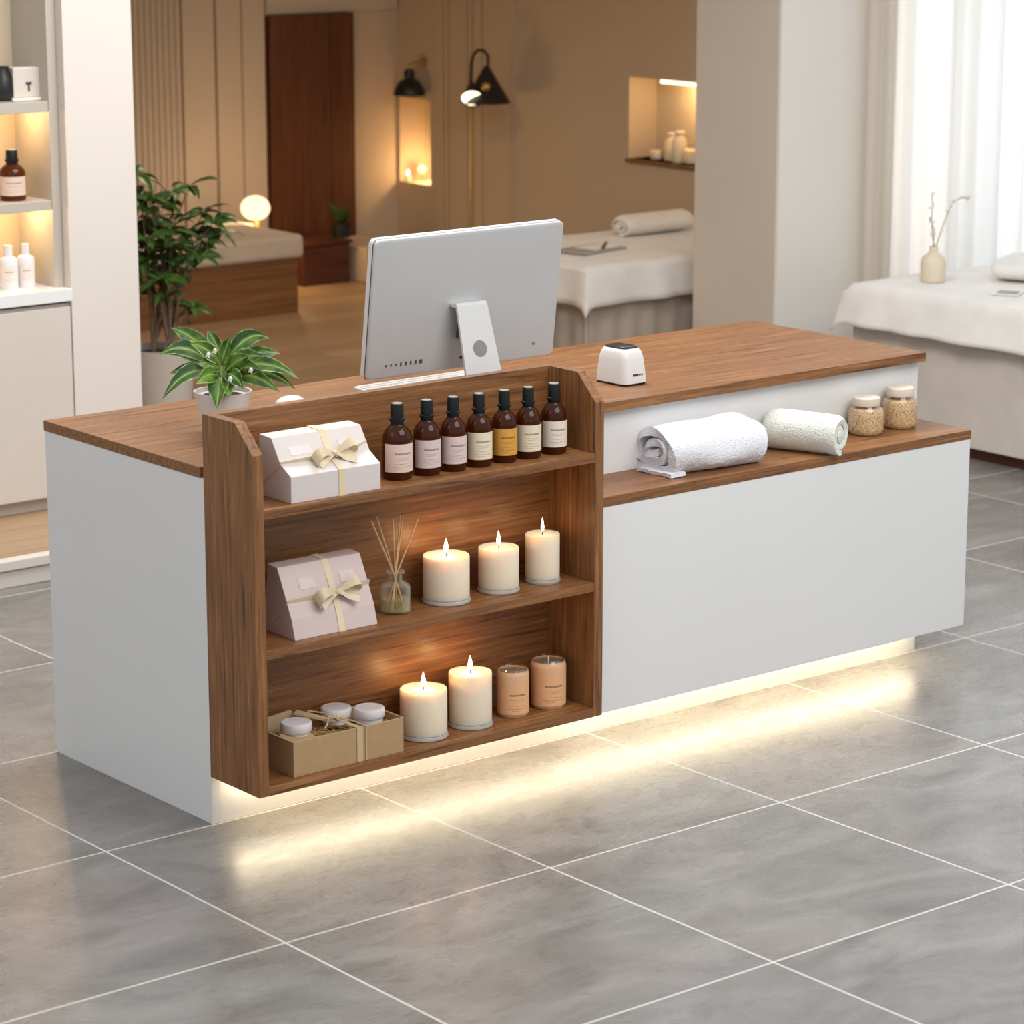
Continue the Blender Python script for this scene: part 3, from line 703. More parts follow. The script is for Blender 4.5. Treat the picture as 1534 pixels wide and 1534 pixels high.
# tall plant behind the white wall end
pc=at(243,600,y=4.35)
PX,PY=pc.x,4.35
pl=thing('potted_tree','tall green potted plant in a pale grey planter behind the white wall end','plant',(PX,PY,PF))
def PL(u,v_,dy=0): return Vector(at(u,v_,y=PY+dy))-Vector((PX,PY,PF))
rimz=PL(243,520).z; pr=(PL(293,520)-PL(205,520)).length/2
MB().lathe([(0,0),(pr*.8,0),(pr*.98,rimz-.02),(pr,rimz),(pr*.9,rimz),(pr*.88,rimz-.03),(0,rimz-.03)],seg=40).build('planter',M['pot_grey'],pl)
MB().lathe([(0,rimz-.03),(pr*.88,rimz-.03),(0,rimz-.015)],seg=24).build('soil',M['soil'],pl)
stems=MB(); fol=MB(); rnd=random.Random(5)
tops=[(205,262,0),(222,300,-.1),(262,290,0),(284,280,.05),(305,318,0),(318,335,-.08),(330,350,-.05),(232,330,.1),(255,345,-.1),(285,350,.1),(300,385,-.1),(225,385,0),(262,395,.12),(245,420,-.12),(290,462,-.05),(212,345,.1),(240,365,0),(214,425,.05),(275,372,0),(205,300,0),(236,300,.05),(220,360,-.08),(298,352,.06),(210,395,-.05),(232,405,.1),(258,372,-.14)]
rt0=[Vector((-.04,.0,rimz-.02)),Vector((.06,.02,rimz-.02)),Vector((.01,-.06,rimz-.02))]
for i,(u,v_,dy) in enumerate(tops):
    q=PL(u,v_,dy); r0=rt0[i%3]; mid=r0.lerp(q,.5); mid.x=r0.x+(q.x-r0.x)*.25; mid.y=r0.y+(q.y-r0.y)*.25
    pts=[r0.lerp(mid,k/4) for k in range(4)]+[mid.lerp(q,k/5)+Vector((0,0,.03*math.sin(PI*k/5))) for k in range(6)]
    stems.tube(pts,[.0075-.0055*k/9 for k in range(10)],6)
    n=rnd.choice((6,7,8)); a0=rnd.random()*6
    for k in range(n):
        a=a0+2*PI*k/n; L=rnd.uniform(.10,.15); el=rnd.uniform(-.6,.25); dv_=Vector((math.cos(a)*L,math.sin(a)*L,el*L))
        leaf_blade(fol,q,q+dv_,rnd.uniform(.042,.058),.12,side=dv_.cross(Vector((rnd.uniform(-.7,.7),rnd.uniform(-.7,.7),1))),n=7)
    for k in range(4):
        f=.55+.1*k; j=pts[4].lerp(q,f*.9); a=rnd.random()*6; L=rnd.uniform(.08,.13)
        leaf_blade(fol,j,j+Vector((math.cos(a)*L,math.sin(a)*L,rnd.uniform(-.05,.04))),rnd.uniform(.038,.05),.12,side=Vector((-math.sin(a),math.cos(a),rnd.uniform(-.7,.7))),n=6)
stems.build('stem',M['bark'],pl); fol.build('foliage',M['leaf_dark'],pl)
# little plant on the bench
q=at(508,345,y=7.45); lp=thing('small_potted_plant','small green plant in a dark pot on the dark bench','plant',(q.x,7.42,bz))
MB().lathe([(0,0),(.05,0),(.06,.08),(.052,.08),(0,.07)],seg=20).build('pot',M['lampblack'],lp); fol=MB()
for k in range(26):
    a=rnd.random()*6.28; L=rnd.uniform(.08,.14); leaf_blade(fol,(0,0,.07),(math.cos(a)*L*.7,math.sin(a)*L*.7,.07+L*rnd.uniform(.3,1.1)),.04,.1,n=6)
fol.build('foliage',M['leaf_dark'],lp)

# ---------------------------------------------------------------- RECEPTION DESK
DL,DD,DH,DT=2.813,.84,1.0,.03
desk=thing('reception_desk','long white and walnut reception desk with display shelves and lit plinth','desk',(0,0,0))
MB().box(0,DL,.018,DD,DH-DT,DH).build('countertop',M['wood_x'],desk,bevel=.0015)
MB().box(.002,.03,0,DD-.003,0,DH-DT).build('side_panel',M['white'],desk,bevel=.001)
MB().box(DL-.032,DL-.002,.05,DD-.003,.122,DH-DT).build('side_panel',M['white'],desk,bevel=.001)
MB().box(.03,2.783,0.0005,.02,0,.36).build('plinth',M['toe'],desk,bevel=.001)
MB().box(2.765,2.783,.02,DD-.05,0,.122).build('plinth_return',M['toe'],desk)
# upper white upstand above the ledge
MB().box(1.206,DL-.0325,.0495,.075,.744,DH-DT).build('upstand_panel',M['white'],desk,bevel=.001)
LY=-.19; LZT=.775
MB().box(1.206,DL,LY,.05,LZT-DT,LZT).build('ledge',M['wood_x'],desk,bevel=.0015)
MB().box(1.206,DL-.002,LY+.002,LY+.022,.122,LZT-DT).build('front_panel',M['white'],desk,bevel=.001)
MB().box(DL-.022,DL-.002,LY+.022,.05,.122,LZT-DT).build('front_return',M['white'],desk)
MB().box(1.206,DL-.022,LY+.022,.05,.122,.14).build('bottom_panel',M['white'],desk)
# display shelf
SY=-.237; TP=.0323; ZU=.137; ZT=1.148; W_=1.206; YBK=-.028
prof=[(0,ZU),(0,ZT),(-.155,ZT),(SY,1.071),(SY,ZU)]
MB().prism(prof,0,TP,'x').build('shelf_side',M['wood_z'],desk,bevel=.001)
MB().prism(prof,W_-TP,W_,'x').build('shelf_side',M['wood_z'],desk,bevel=.001)
MB().box(TP,W_-TP,YBK,0,ZU,ZT).build('shelf_back',M['wood_x'],desk,bevel=.0008)
ZS=(.9223,.5411,.1623)
for z in ZS: MB().box(TP,W_-TP,SY+.001,YBK,z-.0262,z).build('shelf',M['wood_x'],desk,bevel=.001)
MB().box(.06,1.2,-.045,-.025,ZU-.012,ZU-.001).build('led_strip',M['led'],desk)
MB().box(1.21,2.74,-.045,-.025,.111,.1215).build('led_strip',M['led'],desk)

# ---------------------------------------------------------------- things on the counter
# computer
MX0,MX1,MZ0,MZ1,MY=.743,1.447,1.104,1.522,.30
mon=thing('desktop_computer','silver all-in-one desktop computer seen from behind on the countertop','computer',((MX0+MX1)/2,MY-.02,DH))
ox=(MX0+MX1)/2; hw=(MX1-MX0)/2
TILT=.128
def tilt(mb):
    mb.v=[(x,y-(z-(MZ0-DH))*TILT,z+y*TILT) for x,y,z in mb.v]; return mb
def rrect(hx,z0,z1,r,n=6):
    out=[]
    for cx_,cz_,a0 in ((hx-r,z1-r,0),(-hx+r,z1-r,PI/2),(-hx+r,z0+r,PI),(hx-r,z0+r,1.5*PI)):
        for k in range(n+1): a=a0+PI/2*k/n; out.append((cx_+r*math.cos(a),cz_+r*math.sin(a)))
    return out
z0,z1=MZ0-DH,MZ1-DH
tilt(MB().prism(rrect(hw,z0,z1,.018),.014,.030,'y')).build('bezel',M['plastic'],mon,bevel=.002)
tilt(MB().prism(rrect(hw-.010,z0+.028,z1-.010,.012),.030,.0315,'y')).build('display',M['screen'],mon)
tilt(MB().prism(rrect(hw-.003,z0+.003,z1-.003,.016),.0075,.014,'y')).build('seam',M['dark_gap'],mon)
# rounded back shell, slightly domed
shell=MB(); rr_=rrect(hw-.002,z0+.002,z1-.002,.016); cz=(z0+z1)/2; rings=[(1,0.009),(1,.004),(.994,.0015),(.985,.0005),(.95,0),(.5,-.0005)]
vs=[];fs=[];n=len(rr_)
for s,y in rings:
    for x,zz in rr_:
        vs.append((x*s if s>.99 else math.copysign(max(0,abs(x)-(1-s)*hw*1.0*abs(x)/hw),x),y,cz+(zz-cz)*s))
for k in range(len(rings)-1):
    for j in range(n): fs.append((k*n+j,k*n+(j+1)%n,(k+1)*n+(j+1)%n,(k+1)*n+j))
fs.append(tuple((len(rings)-1)*n+j for j in range(n)))
tilt(shell.add(vs,fs,smooth=True)).build('back_shell',M['alu'],mon)
# stand: bent plate (bottom reaches the countertop)
def lx(u,v_,y): return at(u,v_,y=y).x-ox
def scr(u,v_,off=0):
    """pixel to local point on the tilted back of the screen"""
    n=Vector((0,-1,-TILT)).normalized(); o0=Vector((ox,MY-.02,MZ0))+n*off
    o=Vector((CX,CY,CZ)); d=FW*F+RT*(u-767)-UP*(v_-767); q=o+d*((o0-o).dot(n)/d.dot(n)); return q-Vector((ox,MY-.02,DH))
a_l,a_r=scr(683,456,.03),scr(728,449,.03); zA=(a_l.z+a_r.z)/2; yA=(a_l.y+a_r.y)/2; yB=yA-.085
xm=(a_l.x+a_r.x)/2; hwid=(a_r.x-a_l.x)/2
pr_=[(yA+.03,zA-.004),(yA+.002,zA),(yA-.006,zA-.006),(yB-.004,.012),(yB,.006),(yB+.007,.012),(yA+.002,zA-.014),(yA+.03,zA-.012)]
arm=MB().prism(pr_,xm-hwid,xm+hwid,'x'); arm.v=[(xm+(x-xm)*(1+.27*max(0,(zA-z)/zA)),y,z) for x,y,z in arm.v]
arm.build('stand_arm',M['alu_light'],mon,bevel=.002)
MB().prism([(yB-.03,0),(yB-.03,.004),(yB,.008),(.12,.006),(.12,0)],xm-hwid*1.3,xm+hwid*1.3,'x').build('stand_foot',M['alu_light'],mon,bevel=.001)
f_=.43; hy=(yA-.006)+(yB-.004-yA+.006)*f_; hz=(zA-.006)+(.012-zA+.006)*f_
nd=Vector((0,-(zA-.018),(yA-yB))).normalized()
rotm=nd.to_track_quat('Z','Y').to_matrix()
MB().lathe([(0,0),(.0245,0),(.0245,.0012),(0,.0012)],(xm,hy,hz),seg=36,ax=rotm).build('cable_port',M['grey_disc'],mon)
q=scr(688,500); MB().box(q.x-.012,q.x+.03,q.y-.022,q.y+.004,q.z-.012,q.z+.06).build('hinge',M['dark_gap'],mon)
for k in range(8):
    q=scr(578+k*7.4,548.5-k*1.05); hh=.003 if k<3 else .0055; ww=.0022 if k<7 else .005
    MB().box(q.x-ww,q.x+ww,q.y-.002,q.y+.006,q.z-hh,q.z+hh).build('port',M['dark_gap'],mon)
q=scr(799,514)
MB().lathe([(0,0),(.005,0),(.005,.006),(0,.006)],(q.x,q.y+.004,q.z),seg=14,ax=Matrix.Rotation(PI/2,3,'X')).build('power_button',M['grey_disc'],mon)
q=scr(692,535)
MB().box(q.x-.008,q.x+.008,q.y-.002,q.y+.006,q.z-.004,q.z+.004).build('socket',M['black'],mon)
# keyboard and mouse
kb=thing('keyboard','slim white keyboard under the silver computer','keyboard',(1.18,.597,DH))
MB().prism([(-.055,0),(-.055,.006),(.055,.012),(.055,0)],-.214,.214,'x').build('case',M['plastic'],kb,bevel=.002)
ks=MB()
for r in range(5):
    for c in range(14): ks.box(-.205+c*.0293,-.205+c*.0293+.026,-.048+r*.02,-.048+r*.02+.017,.0062+.0011*r*1.0,.0095+.0011*r)
ks.build('keys',M['plastic'],kb)
p=at(433,600,z=DH+.012)
ms=thing('computer_mouse','white computer mouse right of the desk plant','mouse',(p.x,p.y-.005,DH),.15)
MB().lathe([(0,0),(.03,0),(.034,.005),(.032,.015),(.022,.024),(.010,.0275),(0,.028)],seg=36,sx=1.55,sy=.95).build('body',M['plastic'],ms)
# payment terminal / scanner
p0,p1,p2=at(888,572,z=1.0),at(938,579,z=1.0),at(972,575,z=1.0)
dc=Vector((1.715,.238,1.0))
def dv(q,): return q-dc
bp=[at(889,571,z=1.0),at(936,580,z=1.0),at(972,574.5,z=1.0)]
# fourth corner (hidden) closes the footprint
bp4=bp[0]+bp[2]-bp[1]
# keep the footprint at a believable depth
fc=(bp[0]+bp[2])/2
dev=thing('label_printer','small white device with dark glass top on the countertop','device',(fc.x,fc.y,DH))
foot=[bp[0]-fc,bp[1]-fc,bp[2]-fc,bp4-fc]
foot=[Vector((q.x,q.y)) for q in foot]
def ring(scale,z,shift=(0,0),rad=.22,n=7):
    out=[]
    c=[q*scale for q in foot]
    for i in range(4):
        a,b,d_=c[i-1],c[i],c[(i+1)%4]; p_in=b+(a-b)*rad; p_out=b+(d_-b)*rad
        for k in range(n+1):
            t_=k/n; q=p_in*(1-t_)**2+b*2*t_*(1-t_)+p_out*t_**2; out.append((q.x+shift[0],q.y+shift[1],z))
    return out
def loft(mb,rings,cap=True):
    n=len(rings[0]); vs=[q for r in rings for q in r]; fs=[]
    for k in range(len(rings)-1):
        for j in range(n): fs.append((k*n+j,k*n+(j+1)%n,(k+1)*n+(j+1)%n,(k+1)*n+j))
    if cap: fs += [tuple(range(n))[::-1],tuple((len(rings)-1)*n+j for j in range(n))]
    return mb.add(vs,fs,smooth=True)
hd=(at(930,517,y=fc.y).z-DH)
bs=[(.97,0),(.98,.006)]
loft(MB(),[ring(s,z) for s,z in bs]).build('base',M['black'],dev)
loft(MB(),[ring(s,z) for s,z in ((1.0,.006),(1.0,.012),(.96,hd*.35),(.90,hd*.65),(.82,hd*.84),(.72,hd*.93),(.60,hd*.965),(.0001,hd*.97))],False).build('housing',M['plastic'],dev)
loft(MB(),[ring(s,z) for s,z in ((.66,hd*.93),(.655,hd*.985),(.62,hd*1.0))]).build('top_glass',M['screen'],dev)
mk=MB(); e1=(foot[2]-foot[1]); nrm2=Vector((-e1.y,e1.x)).normalized(); 
if nrm2.y>0: nrm2=-nrm2
for k,(a,b,hh) in enumerate(((.36,.56,.003),(.60,.66,.0018),(.70,.74,.003))):
    q0=foot[1]*.985+e1*.985*a+nrm2*.0012; q1=foot[1]*.985+e1*.985*b+nrm2*.0012; z=hd*.27
    mk.add([(q0.x,q0.y,z-hh),(q1.x,q1.y,z-hh),(q1.x,q1.y,z+hh),(q0.x,q0.y,z+hh)]+[(q0.x-nrm2.x*.004,q0.y-nrm2.y*.004,z-hh),(q1.x-nrm2.x*.004,q1.y-nrm2.y*.004,z-hh),(q1.x-nrm2.x*.004,q1.y-nrm2.y*.004,z+hh),(q0.x-nrm2.x*.004,q0.y-nrm2.y*.004,z+hh)],[(0,1,2,3),(7,6,5,4),(0,4,5,1),(1,5,6,2),(2,6,7,3),(3,7,4,0)])
mk.build('printed_mark',M['ink'],dev)
# desk plant
PXd,PYd=.303,.36
dp=thing('potted_plant','small leafy green and white plant in a white pot on the countertop','plant',(PXd,PYd,DH))
def DP(u,v_,dd=0):
    """pixel to local point on the plane through the pot facing the viewer, moved dd along the view"""
    n=Vector((math.cos(YAW),math.sin(YAW),0)); o=Vector((CX,CY,CZ)); d=FW*F+RT*(u-767)-UP*(v_-767)
    t_=(Vector((PXd,PYd,DH))+n*dd-o).dot(n)/d.dot(n); return o+d*t_-Vector((PXd,PYd,DH))
c0=DP(336,585); rimr=(DP(380,585)-DP(292,585)).length/2; ph=c0.z
MB().lathe([(0,0),(rimr*.66,0),(rimr*.98,ph-.004),(rimr,ph),(rimr*.93,ph),(rimr*.9,ph-.012),(0,ph-.012)],(0,0,0),seg=44).build('pot',M['pot_white'],dp)
MB().lathe([(0,ph-.014),(rimr*.9,ph-.014),(0,ph-.006)],seg=24).build('soil',M['soil'],dp)
fol=MB(); stm=MB(); flw=MB()
# (root px, tip px, depth of tip, width m, droop)
LV=[((322,540),(256,491),.02,.062,.10),((315,545),(238,533),-.05,.060,.22),((325,548),(246,530),.03,.058,.12),((318,560),(243,598),-.08,.062,.22),((315,558),(254,560),.05,.045,.1),
    ((332,535),(311,495),.06,.045,.08),((338,545),(405,508),.0,.064,.26),((334,550),(375,500),.05,.062,.05),((345,552),(420,530),.06,.055,.14),((350,555),(448,568),-.02,.058,.16),
    ((352,560),(444,584),.03,.045,.16),((350,562),(419,587),-.06,.055,.12),((330,565),(325,612),-.11,.075,.10),((340,566),(342,598),-.10,.05,.12),((325,562),(294,575),-.10,.06,.12),
    ((336,558),(372,534),-.09,.062,.06),((330,552),(296,545),-.06,.055,.1),((345,558),(392,556),-.10,.06,.10),((330,548),(345,505),-.03,.05,.04),((340,560),(365,582),-.11,.055,.1),
    ((330,545),(285,515),-.07,.055,.12),((342,548),(395,535),-.05,.06,.12),((330,556),(275,570),.0,.05,.1),((348,556),(410,556),.05,.05,.1)]
for (ru,rv),(tu,tv),dd,w_,dr in LV:
    r_=DP(ru,rv,dd*.25); tp=DP(tu,tv,dd); sd=(tp-r_).cross(FW+Vector((0,0,rnd.uniform(-.55,.25)))+RT*rnd.uniform(-.4,.4))
    leaf_blade(fol,r_,tp,w_*.92,dr,sd,fold=rnd.uniform(.15,.4),n=14)
    stm.tube([(rnd.uniform(-.015,.015),rnd.uniform(-.015,.015),ph-.012),r_*.5+Vector((0,0,ph*.5)),r_+(tp-r_)*.04],.0022,6)
for u,v_,dd in ((322,527,-.09),(345,569,-.12),(376,556,-.11),(312,533,-.09)):
    q=DP(u,v_,dd); flw=MB()
    flw.lathe([(0,-.004),(.005,-.001),(.006,.004),(.003,.009),(0,.010)],q,seg=7)
    for k in range(4):
        a=2*PI*k/4+.4; leaf_blade(flw,q,q+RT*math.cos(a)*.008+UP*math.sin(a)*.008-FW*.004,.007,.1,side=FW.cross(RT*math.cos(a)+UP*math.sin(a)),n=4)
    flw.build('flower',M['blossom'],dp)
fol.build('foliage',M['leaf'],dp); stm.build('stem',plain('pale green stem',srgb(150,176,104),.5,.05,20),dp)

# ---------------------------------------------------------------- things on the display shelf
def gift_box(x0,x1,prof,z,body,label):
    xm=(x0+x1)/2; t=thing('gift_box',label,'gift box',(xm,-.14,z)); P=[(y+.14,zz) for y,zz in prof]; h=(x1-x0)/2
    MB().prism(P,-h,h,'x').build('carton',body,t,bevel=.0015)
    # upright ribbon round the middle (front to back over the top)
    e=.0012; pts=[]
    cy_=sum(p[0] for p in P)/len(P); cz_=sum(p[1] for p in P)/len(P)
    out=[(p[0]+math.copysign(e,p[0]-cy_),p[1]+(e if p[1]>.02 else 0)) for p in P]
    rx=.018
    MB().ribbon([(rx,a,b) for a,b in out],.020,(1,0,0),.0006).build('ribbon',M['ribbon'],t)
    return t,P,h,rx,out
def bow(t,c,up,sidev,s=1.0):
    """ribbon bow at c lying on a face: sidev = across, up = along the face upward"""
    up=Vector(up).normalized(); sv=Vector(sidev).normalized(); n=sv.cross(up).normalized()
    if n.y>0: n=-n
    c=Vector(c)+n*.004; m=MB()
    for sg,rise in ((-1,-.22),(1,.22)):
        pts=[];wd=[];sd=[]
        for k in range(17):
            a=k/16; ang=PI*2*a
            r_=.068*s*math.sin(PI*a)**.8; lift=.020*s*math.sin(ang)
            pts.append(c+sv*sg*r_+up*rise*r_*.8+n*(.004+max(-.003,lift+.006*math.sin(PI*a)))+up*.010*s*math.sin(ang)); wd.append(.012*s+.022*s*math.sin(PI*a)); sd.append(up+n*.35*math.cos(ang)-sv*sg*rise*.5)
        m.ribbon(pts,wd,sd,.0007)
    m.build('bow_loop',M['ribbon'],t)
    m=MB()
    for sg,dn,L in ((-1,-.55,.058),(1,-.50,.062)):
        pts=[c+sv*sg*L*s*k/8+up*dn*L*s*k/8+n*(.005+.004*math.sin(k*1.1)) for k in range(9)]
        m.ribbon(pts,[.008*s+.012*s*k/8 for k in range(9)],[up+sv*sg*.5 for _ in range(9)],.0007)
    m.build('bow_tail',M['ribbon'],t)
    MB().lathe([(0,-.008*s),(.008*s,-.005*s),(.010*s,0),(.008*s,.005*s),(0,.008*s)],c+n*.007,seg=14).build('knot',M['ribbon'],t)
prof=[(-.221,0),(-.221,.072),(-.172,.100),(-.131,.164),(-.076,.167),(-.062,0)]
t,P,h,rx,out=gift_box(.131,.424,prof,ZS[0],M['box_white'],'cream wedge gift box with gold bow on the top shelf')
fy,fz=P[2]; e=.0016
MB().ribbon([(-h-e,P[4][0],.03),(-h-e,fy+.012,fz-.012),(-h-e*.5,fy-e,fz+e*.5),(-.05,fy-.006,fz+.004),(rx,fy-.007,fz+.004),(.08,fy-.006,fz+.010),(h-.012,fy+.012,fz+.018),(h+e*.5,fy+.016,fz+.016),(h+e,fy+.04,fz+.0)],[.007,.009,.013,.017,.013,.016,.017,.015,.01],(0,-.45,.9),.0006).build('cross_ribbon',M['ribbon'],t)
bow(t,(rx,fy-.008,fz+.006),(0,.5,.8),(1,0,0),1.0)
for a,b in ((-.105,-.035),(.055,.105)):
    mb=MB(); mb.add([(a,P[2][0]+.010-.0012,P[2][1]+.015),(b,P[2][0]+.010-.0012,P[2][1]+.015),(b,P[2][0]+.024-.0012,P[2][1]+.037),(a,P[2][0]+.024-.0012,P[2][1]+.037)],[(0,1,2,3)])
    mb.build('printed_panel',M['foil'],t,solid=.0006)
prof=[(-.206,0),(-.190,.055),(-.164,.110),(-.126,.186),(-.080,.190),(-.055,0)]
t,P,h,rx,out=gift_box(.146,.420,prof,ZS[1],M['box_pink'],'blush pink wedge gift box with gold bow on the middle shelf')
fy=P[2][0]-.006; fz=P[2][1]-.012
MB().ribbon([(-h-e,P[5][0]-.02,.02),(-h-e,fy+.02,fz-.03),(-h-e*.5,fy-e,fz),(-.05,fy-.005,fz+.004),(rx,fy-.006,fz+.006),(.08,fy-.003,fz+.010),(h-.010,fy+.002,fz+.012),(h+e*.5,fy+.003,fz+.012),(h+e,fy+.04,fz+.0)],[.006,.008,.012,.016,.013,.018,.020,.018,.01],(0,-.35,.9),.0006).build('cross_ribbon',M['ribbon'],t)
bow(t,(rx,fy-.007,fz+.005),(0,.42,.9),(1,0,0),1.05)
for a,b in ((-.085,-.035),(.05,.10)):
    mb=MB(); mb.add([(a,P[2][0]+.0065-.0014,P[2][1]+.013),(b,P[2][0]+.0065-.0014,P[2][1]+.013),(b,P[2][0]+.0205-.0014,P[2][1]+.041),(a,P[2][0]+.0205-.0014,P[2][1]+.041)],[(0,1,2,3)])
    mb.build('printed_panel',M['foil2'],t,solid=.0006)
# seven amber bottles
BT=[(.541,-.140,.041,0,'amber oil bottle with blush label beside the cream gift box'),
    (.638,-.146,.0385,1,'amber oil bottle with lilac label, second from the cream gift box'),
    (.727,-.150,.037,1,'amber oil bottle with lilac label, third from the cream gift box'),
    (.818,-.150,.037,2,'amber oil bottle with cream label, left of the orange labelled bottle'),
    (.909,-.150,.0365,3,'amber oil bottle with orange yellow label'),
    (.996,-.150,.037,2,'amber oil bottle with cream label, right of the orange labelled bottle'),
    (1.093,-.147,.038,4,'amber oil bottle with ivory label, last in the row at the shelf end')]
for i,(x,y,r,li,lab) in enumerate(BT): amber_bottle((x,y,ZS[0]),r,.209-.0015*i,LABELS[li],lab,'amber bottles on the top display shelf',ang=1.0)
# candles
def pillar(x,y,z,r,h,label,power,fl=1.0):
    t=thing('pillar_candle',label,'candle',(x,y,z),0,'ivory candles on the display shelves')
    MB().lathe([(0,0),(r*1.02,0),(r*1.06,.003),(r*1.05,.009),(r*1.02,.012),(0,.012)],seg=48).build('glass_base',M['glass_base'],t)
    MB().lathe([(0,.0125),(r*.98,.0125),(r,.016),(r,h-.004),(r*.985,h),(r*.95,h-.001),(r*.90,h-.004),(0,h-.006)],seg=56).build('wax',M['wax'],t)
    MB().tube([(0,0,h-.008),(.0008,0,h+.004),(0,0,h+.010)],.0016,6).build('wick',M['ink'],t)
    MB().lathe([(0,.004),(.0045*fl,.010),(.0062*fl,.017),(.0050*fl,.028),(.0022*fl,.040),(0,.048)],(0,0,h),seg=16).build('flame',M['flame'],t)
    lamp('candle_light',(x,y,z+h+.022),power,(1,.52,.17),.008)
    return t
CD=[(.717,-.128,1,.066,.134,'widest lit candle on the middle shelf beside the reed diffuser',.32,1.15),
    (.906,-.128,1,.058,.128,'medium lit candle in the middle of the middle shelf',.16,.95),
    (1.070,-.126,1,.050,.142,'slim lit candle at the right end of the middle shelf',.06,.75),
    (.632,-.130,2,.067,.140,'lit candle on the bottom shelf beside the kraft hamper box',.38,1.15),
    (.800,-.130,2,.062,.158,'tall lit candle on the bottom shelf beside the peach jar',.38,1.1)]
for x,y,k,r,h,lab,pw,fl in CD: pillar(x,y,ZS[k],r,h,lab,pw,fl)
def pjar(x,y,r,h,label):
    t=thing('candle_jar',label,'candle jar',(x,y,ZS[2]),0,'peach candle jars on the bottom shelf')
    MB().lathe([(0,0),(r*.86,0),(r*.96,.006),(r,.016),(r,h*.86),(r*.95,h*.94),(r*.90,h*.955),(r*.88,h*.90),(0,h*.90)],seg=44).build('body',M['peach'],t)
    MB().lathe([(0,h*.90),(r*.87,h*.90),(r*.87,h*.915),(0,h*.912)],seg=36).build('wax_top',M['grey_wax'],t)
    MB().lathe([(r*.96,h*.93),(r*.98,h*.95),(r*.90,h),(r*.84,h),(r*.9,h*.945)],seg=44).build('glass_rim',M['glass'],t)
    a0=math.atan2(CY-y,CX-x)+.25
    MB().grid(lambda a,b:((r+.0007)*math.cos(a0-1.1+2.2*a),(r+.0007)*math.sin(a0-1.1+2.2*a),h*(.08+.62*b)),22,1).build('printed_label',M['jar_label'],t)
    return t
pjar(.957,-.130,.047,.142,'peach candle jar beside the tall lit candle')
t=pjar(1.092,-.128,.052,.146,'peach candle jar with visible wick at the shelf end')
MB().tube([(0,0,.130),(0,0,.150)],.0018,6).build('wick',M['blossom'],t)
# reed diffuser
dfx,dfy=.533,-.136
df=thing('reed_diffuser','clear glass reed diffuser with six rattan sticks','diffuser',(dfx,dfy,ZS[1]))
MB().lathe([(0,0),(.036,0),(.042,.004),(.042,.070),(.039,.080),(.024,.088),(.019,.092),(.019,.108),(.026,.113),(.026,.118),(.017,.118),(.016,.094),(.022,.084),(.036,.076),(.039,.068),(.039,.007),(0,.006)],seg=40).build('bottle',M['bottle_glass'],df)
MB().lathe([(0,.007),(.0385,.007),(.0385,.040),(0,.040)],seg=32).build('oil',M['oil'],df)
def DF(u,v_): return Vector(at(u,v_,y=dfy))-Vector((dfx,dfy,ZS[1]))
for (u,v_),dy in zip(((553,779),(571,776),(582,775),(606,774),(613,775),(623,776)),(-.01,.02,-.02,.02,.03,-.01)):
    tip=DF(u,v_)+Vector((0,dy,0)); nk=Vector((tip.x*.08,dy*.1,.112)); bt=nk+(nk-tip)*.62; bt.z=max(bt.z,.009)
    k=(nk.z-.010)/(tip.z-nk.z); bt=nk-(tip-nk)*k
    bt.x=max(-.030,min(.030,bt.x)); bt.y=max(-.03,min(.03,bt.y))
    MB().tube([bt,nk,tip],.0023,8).build('reed',M['reed'],df)
# kraft hamper
kx0,kx1,ky0,ky1,kh=.130,.500,-.212,-.040,.098
kb_=thing('hamper_box','open kraft gift box with straw, white jars and tied twine','gift box',((kx0+kx1)/2,(ky0+ky1)/2,ZS[2])); a,b=(kx1-kx0)/2,(ky1-ky0)/2
th=.004
MB().box(-a,a,-b,b,0,th).box(-a,a,-b,-b+th,th,kh).box(-a,a,b-th,b,th,kh).box(-a,-a+th,-b+th,b-th,th,kh).box(a-th,a,-b+th,b-th,th,kh).build('tray',M['kraft'],kb_,bevel=.0008)
MB().box(-a-.0004,a+.0004,-b-.0004,-b+th,kh,kh+.0012).box(-a-.0004,a+.0004,b-th,b+.0004,kh,kh+.0012).box(-a-.0004,-a+th,-b+th,b-th,kh,kh+.0012).box(a-th,a+.0004,-b+th,b-th,kh,kh+.0012).build('rim',M['kraft_edge'],kb_)
sb=MB(); sb.box(-a+th+.001,a-th-.001,-b+th+.001,b-th-.001,th+.001,kh*.70)
for k in range(170):
    x=rnd.uniform(-a+.02,a-.02); y=rnd.uniform(-b+.015,b-.015); an=rnd.random()*6.28; L=rnd.uniform(.012,.03); z=kh*.70+rnd.uniform(.001,.012)
    pts=[]
    for j in range(5):
        s=(j/4-.5)*2; X=max(-a+.007,min(a-.007,x+math.cos(an+.5*s)*L*s)); Y=max(-b+.007,min(b-.007,y+math.sin(an+.5*s)*L*s)); pts.append((X,Y,z+.004*(1-s*s)))
    sb.tube(pts,.0014,5)
sx=sb.build('straw',M['straw'],kb_); sx['kind']='stuff'
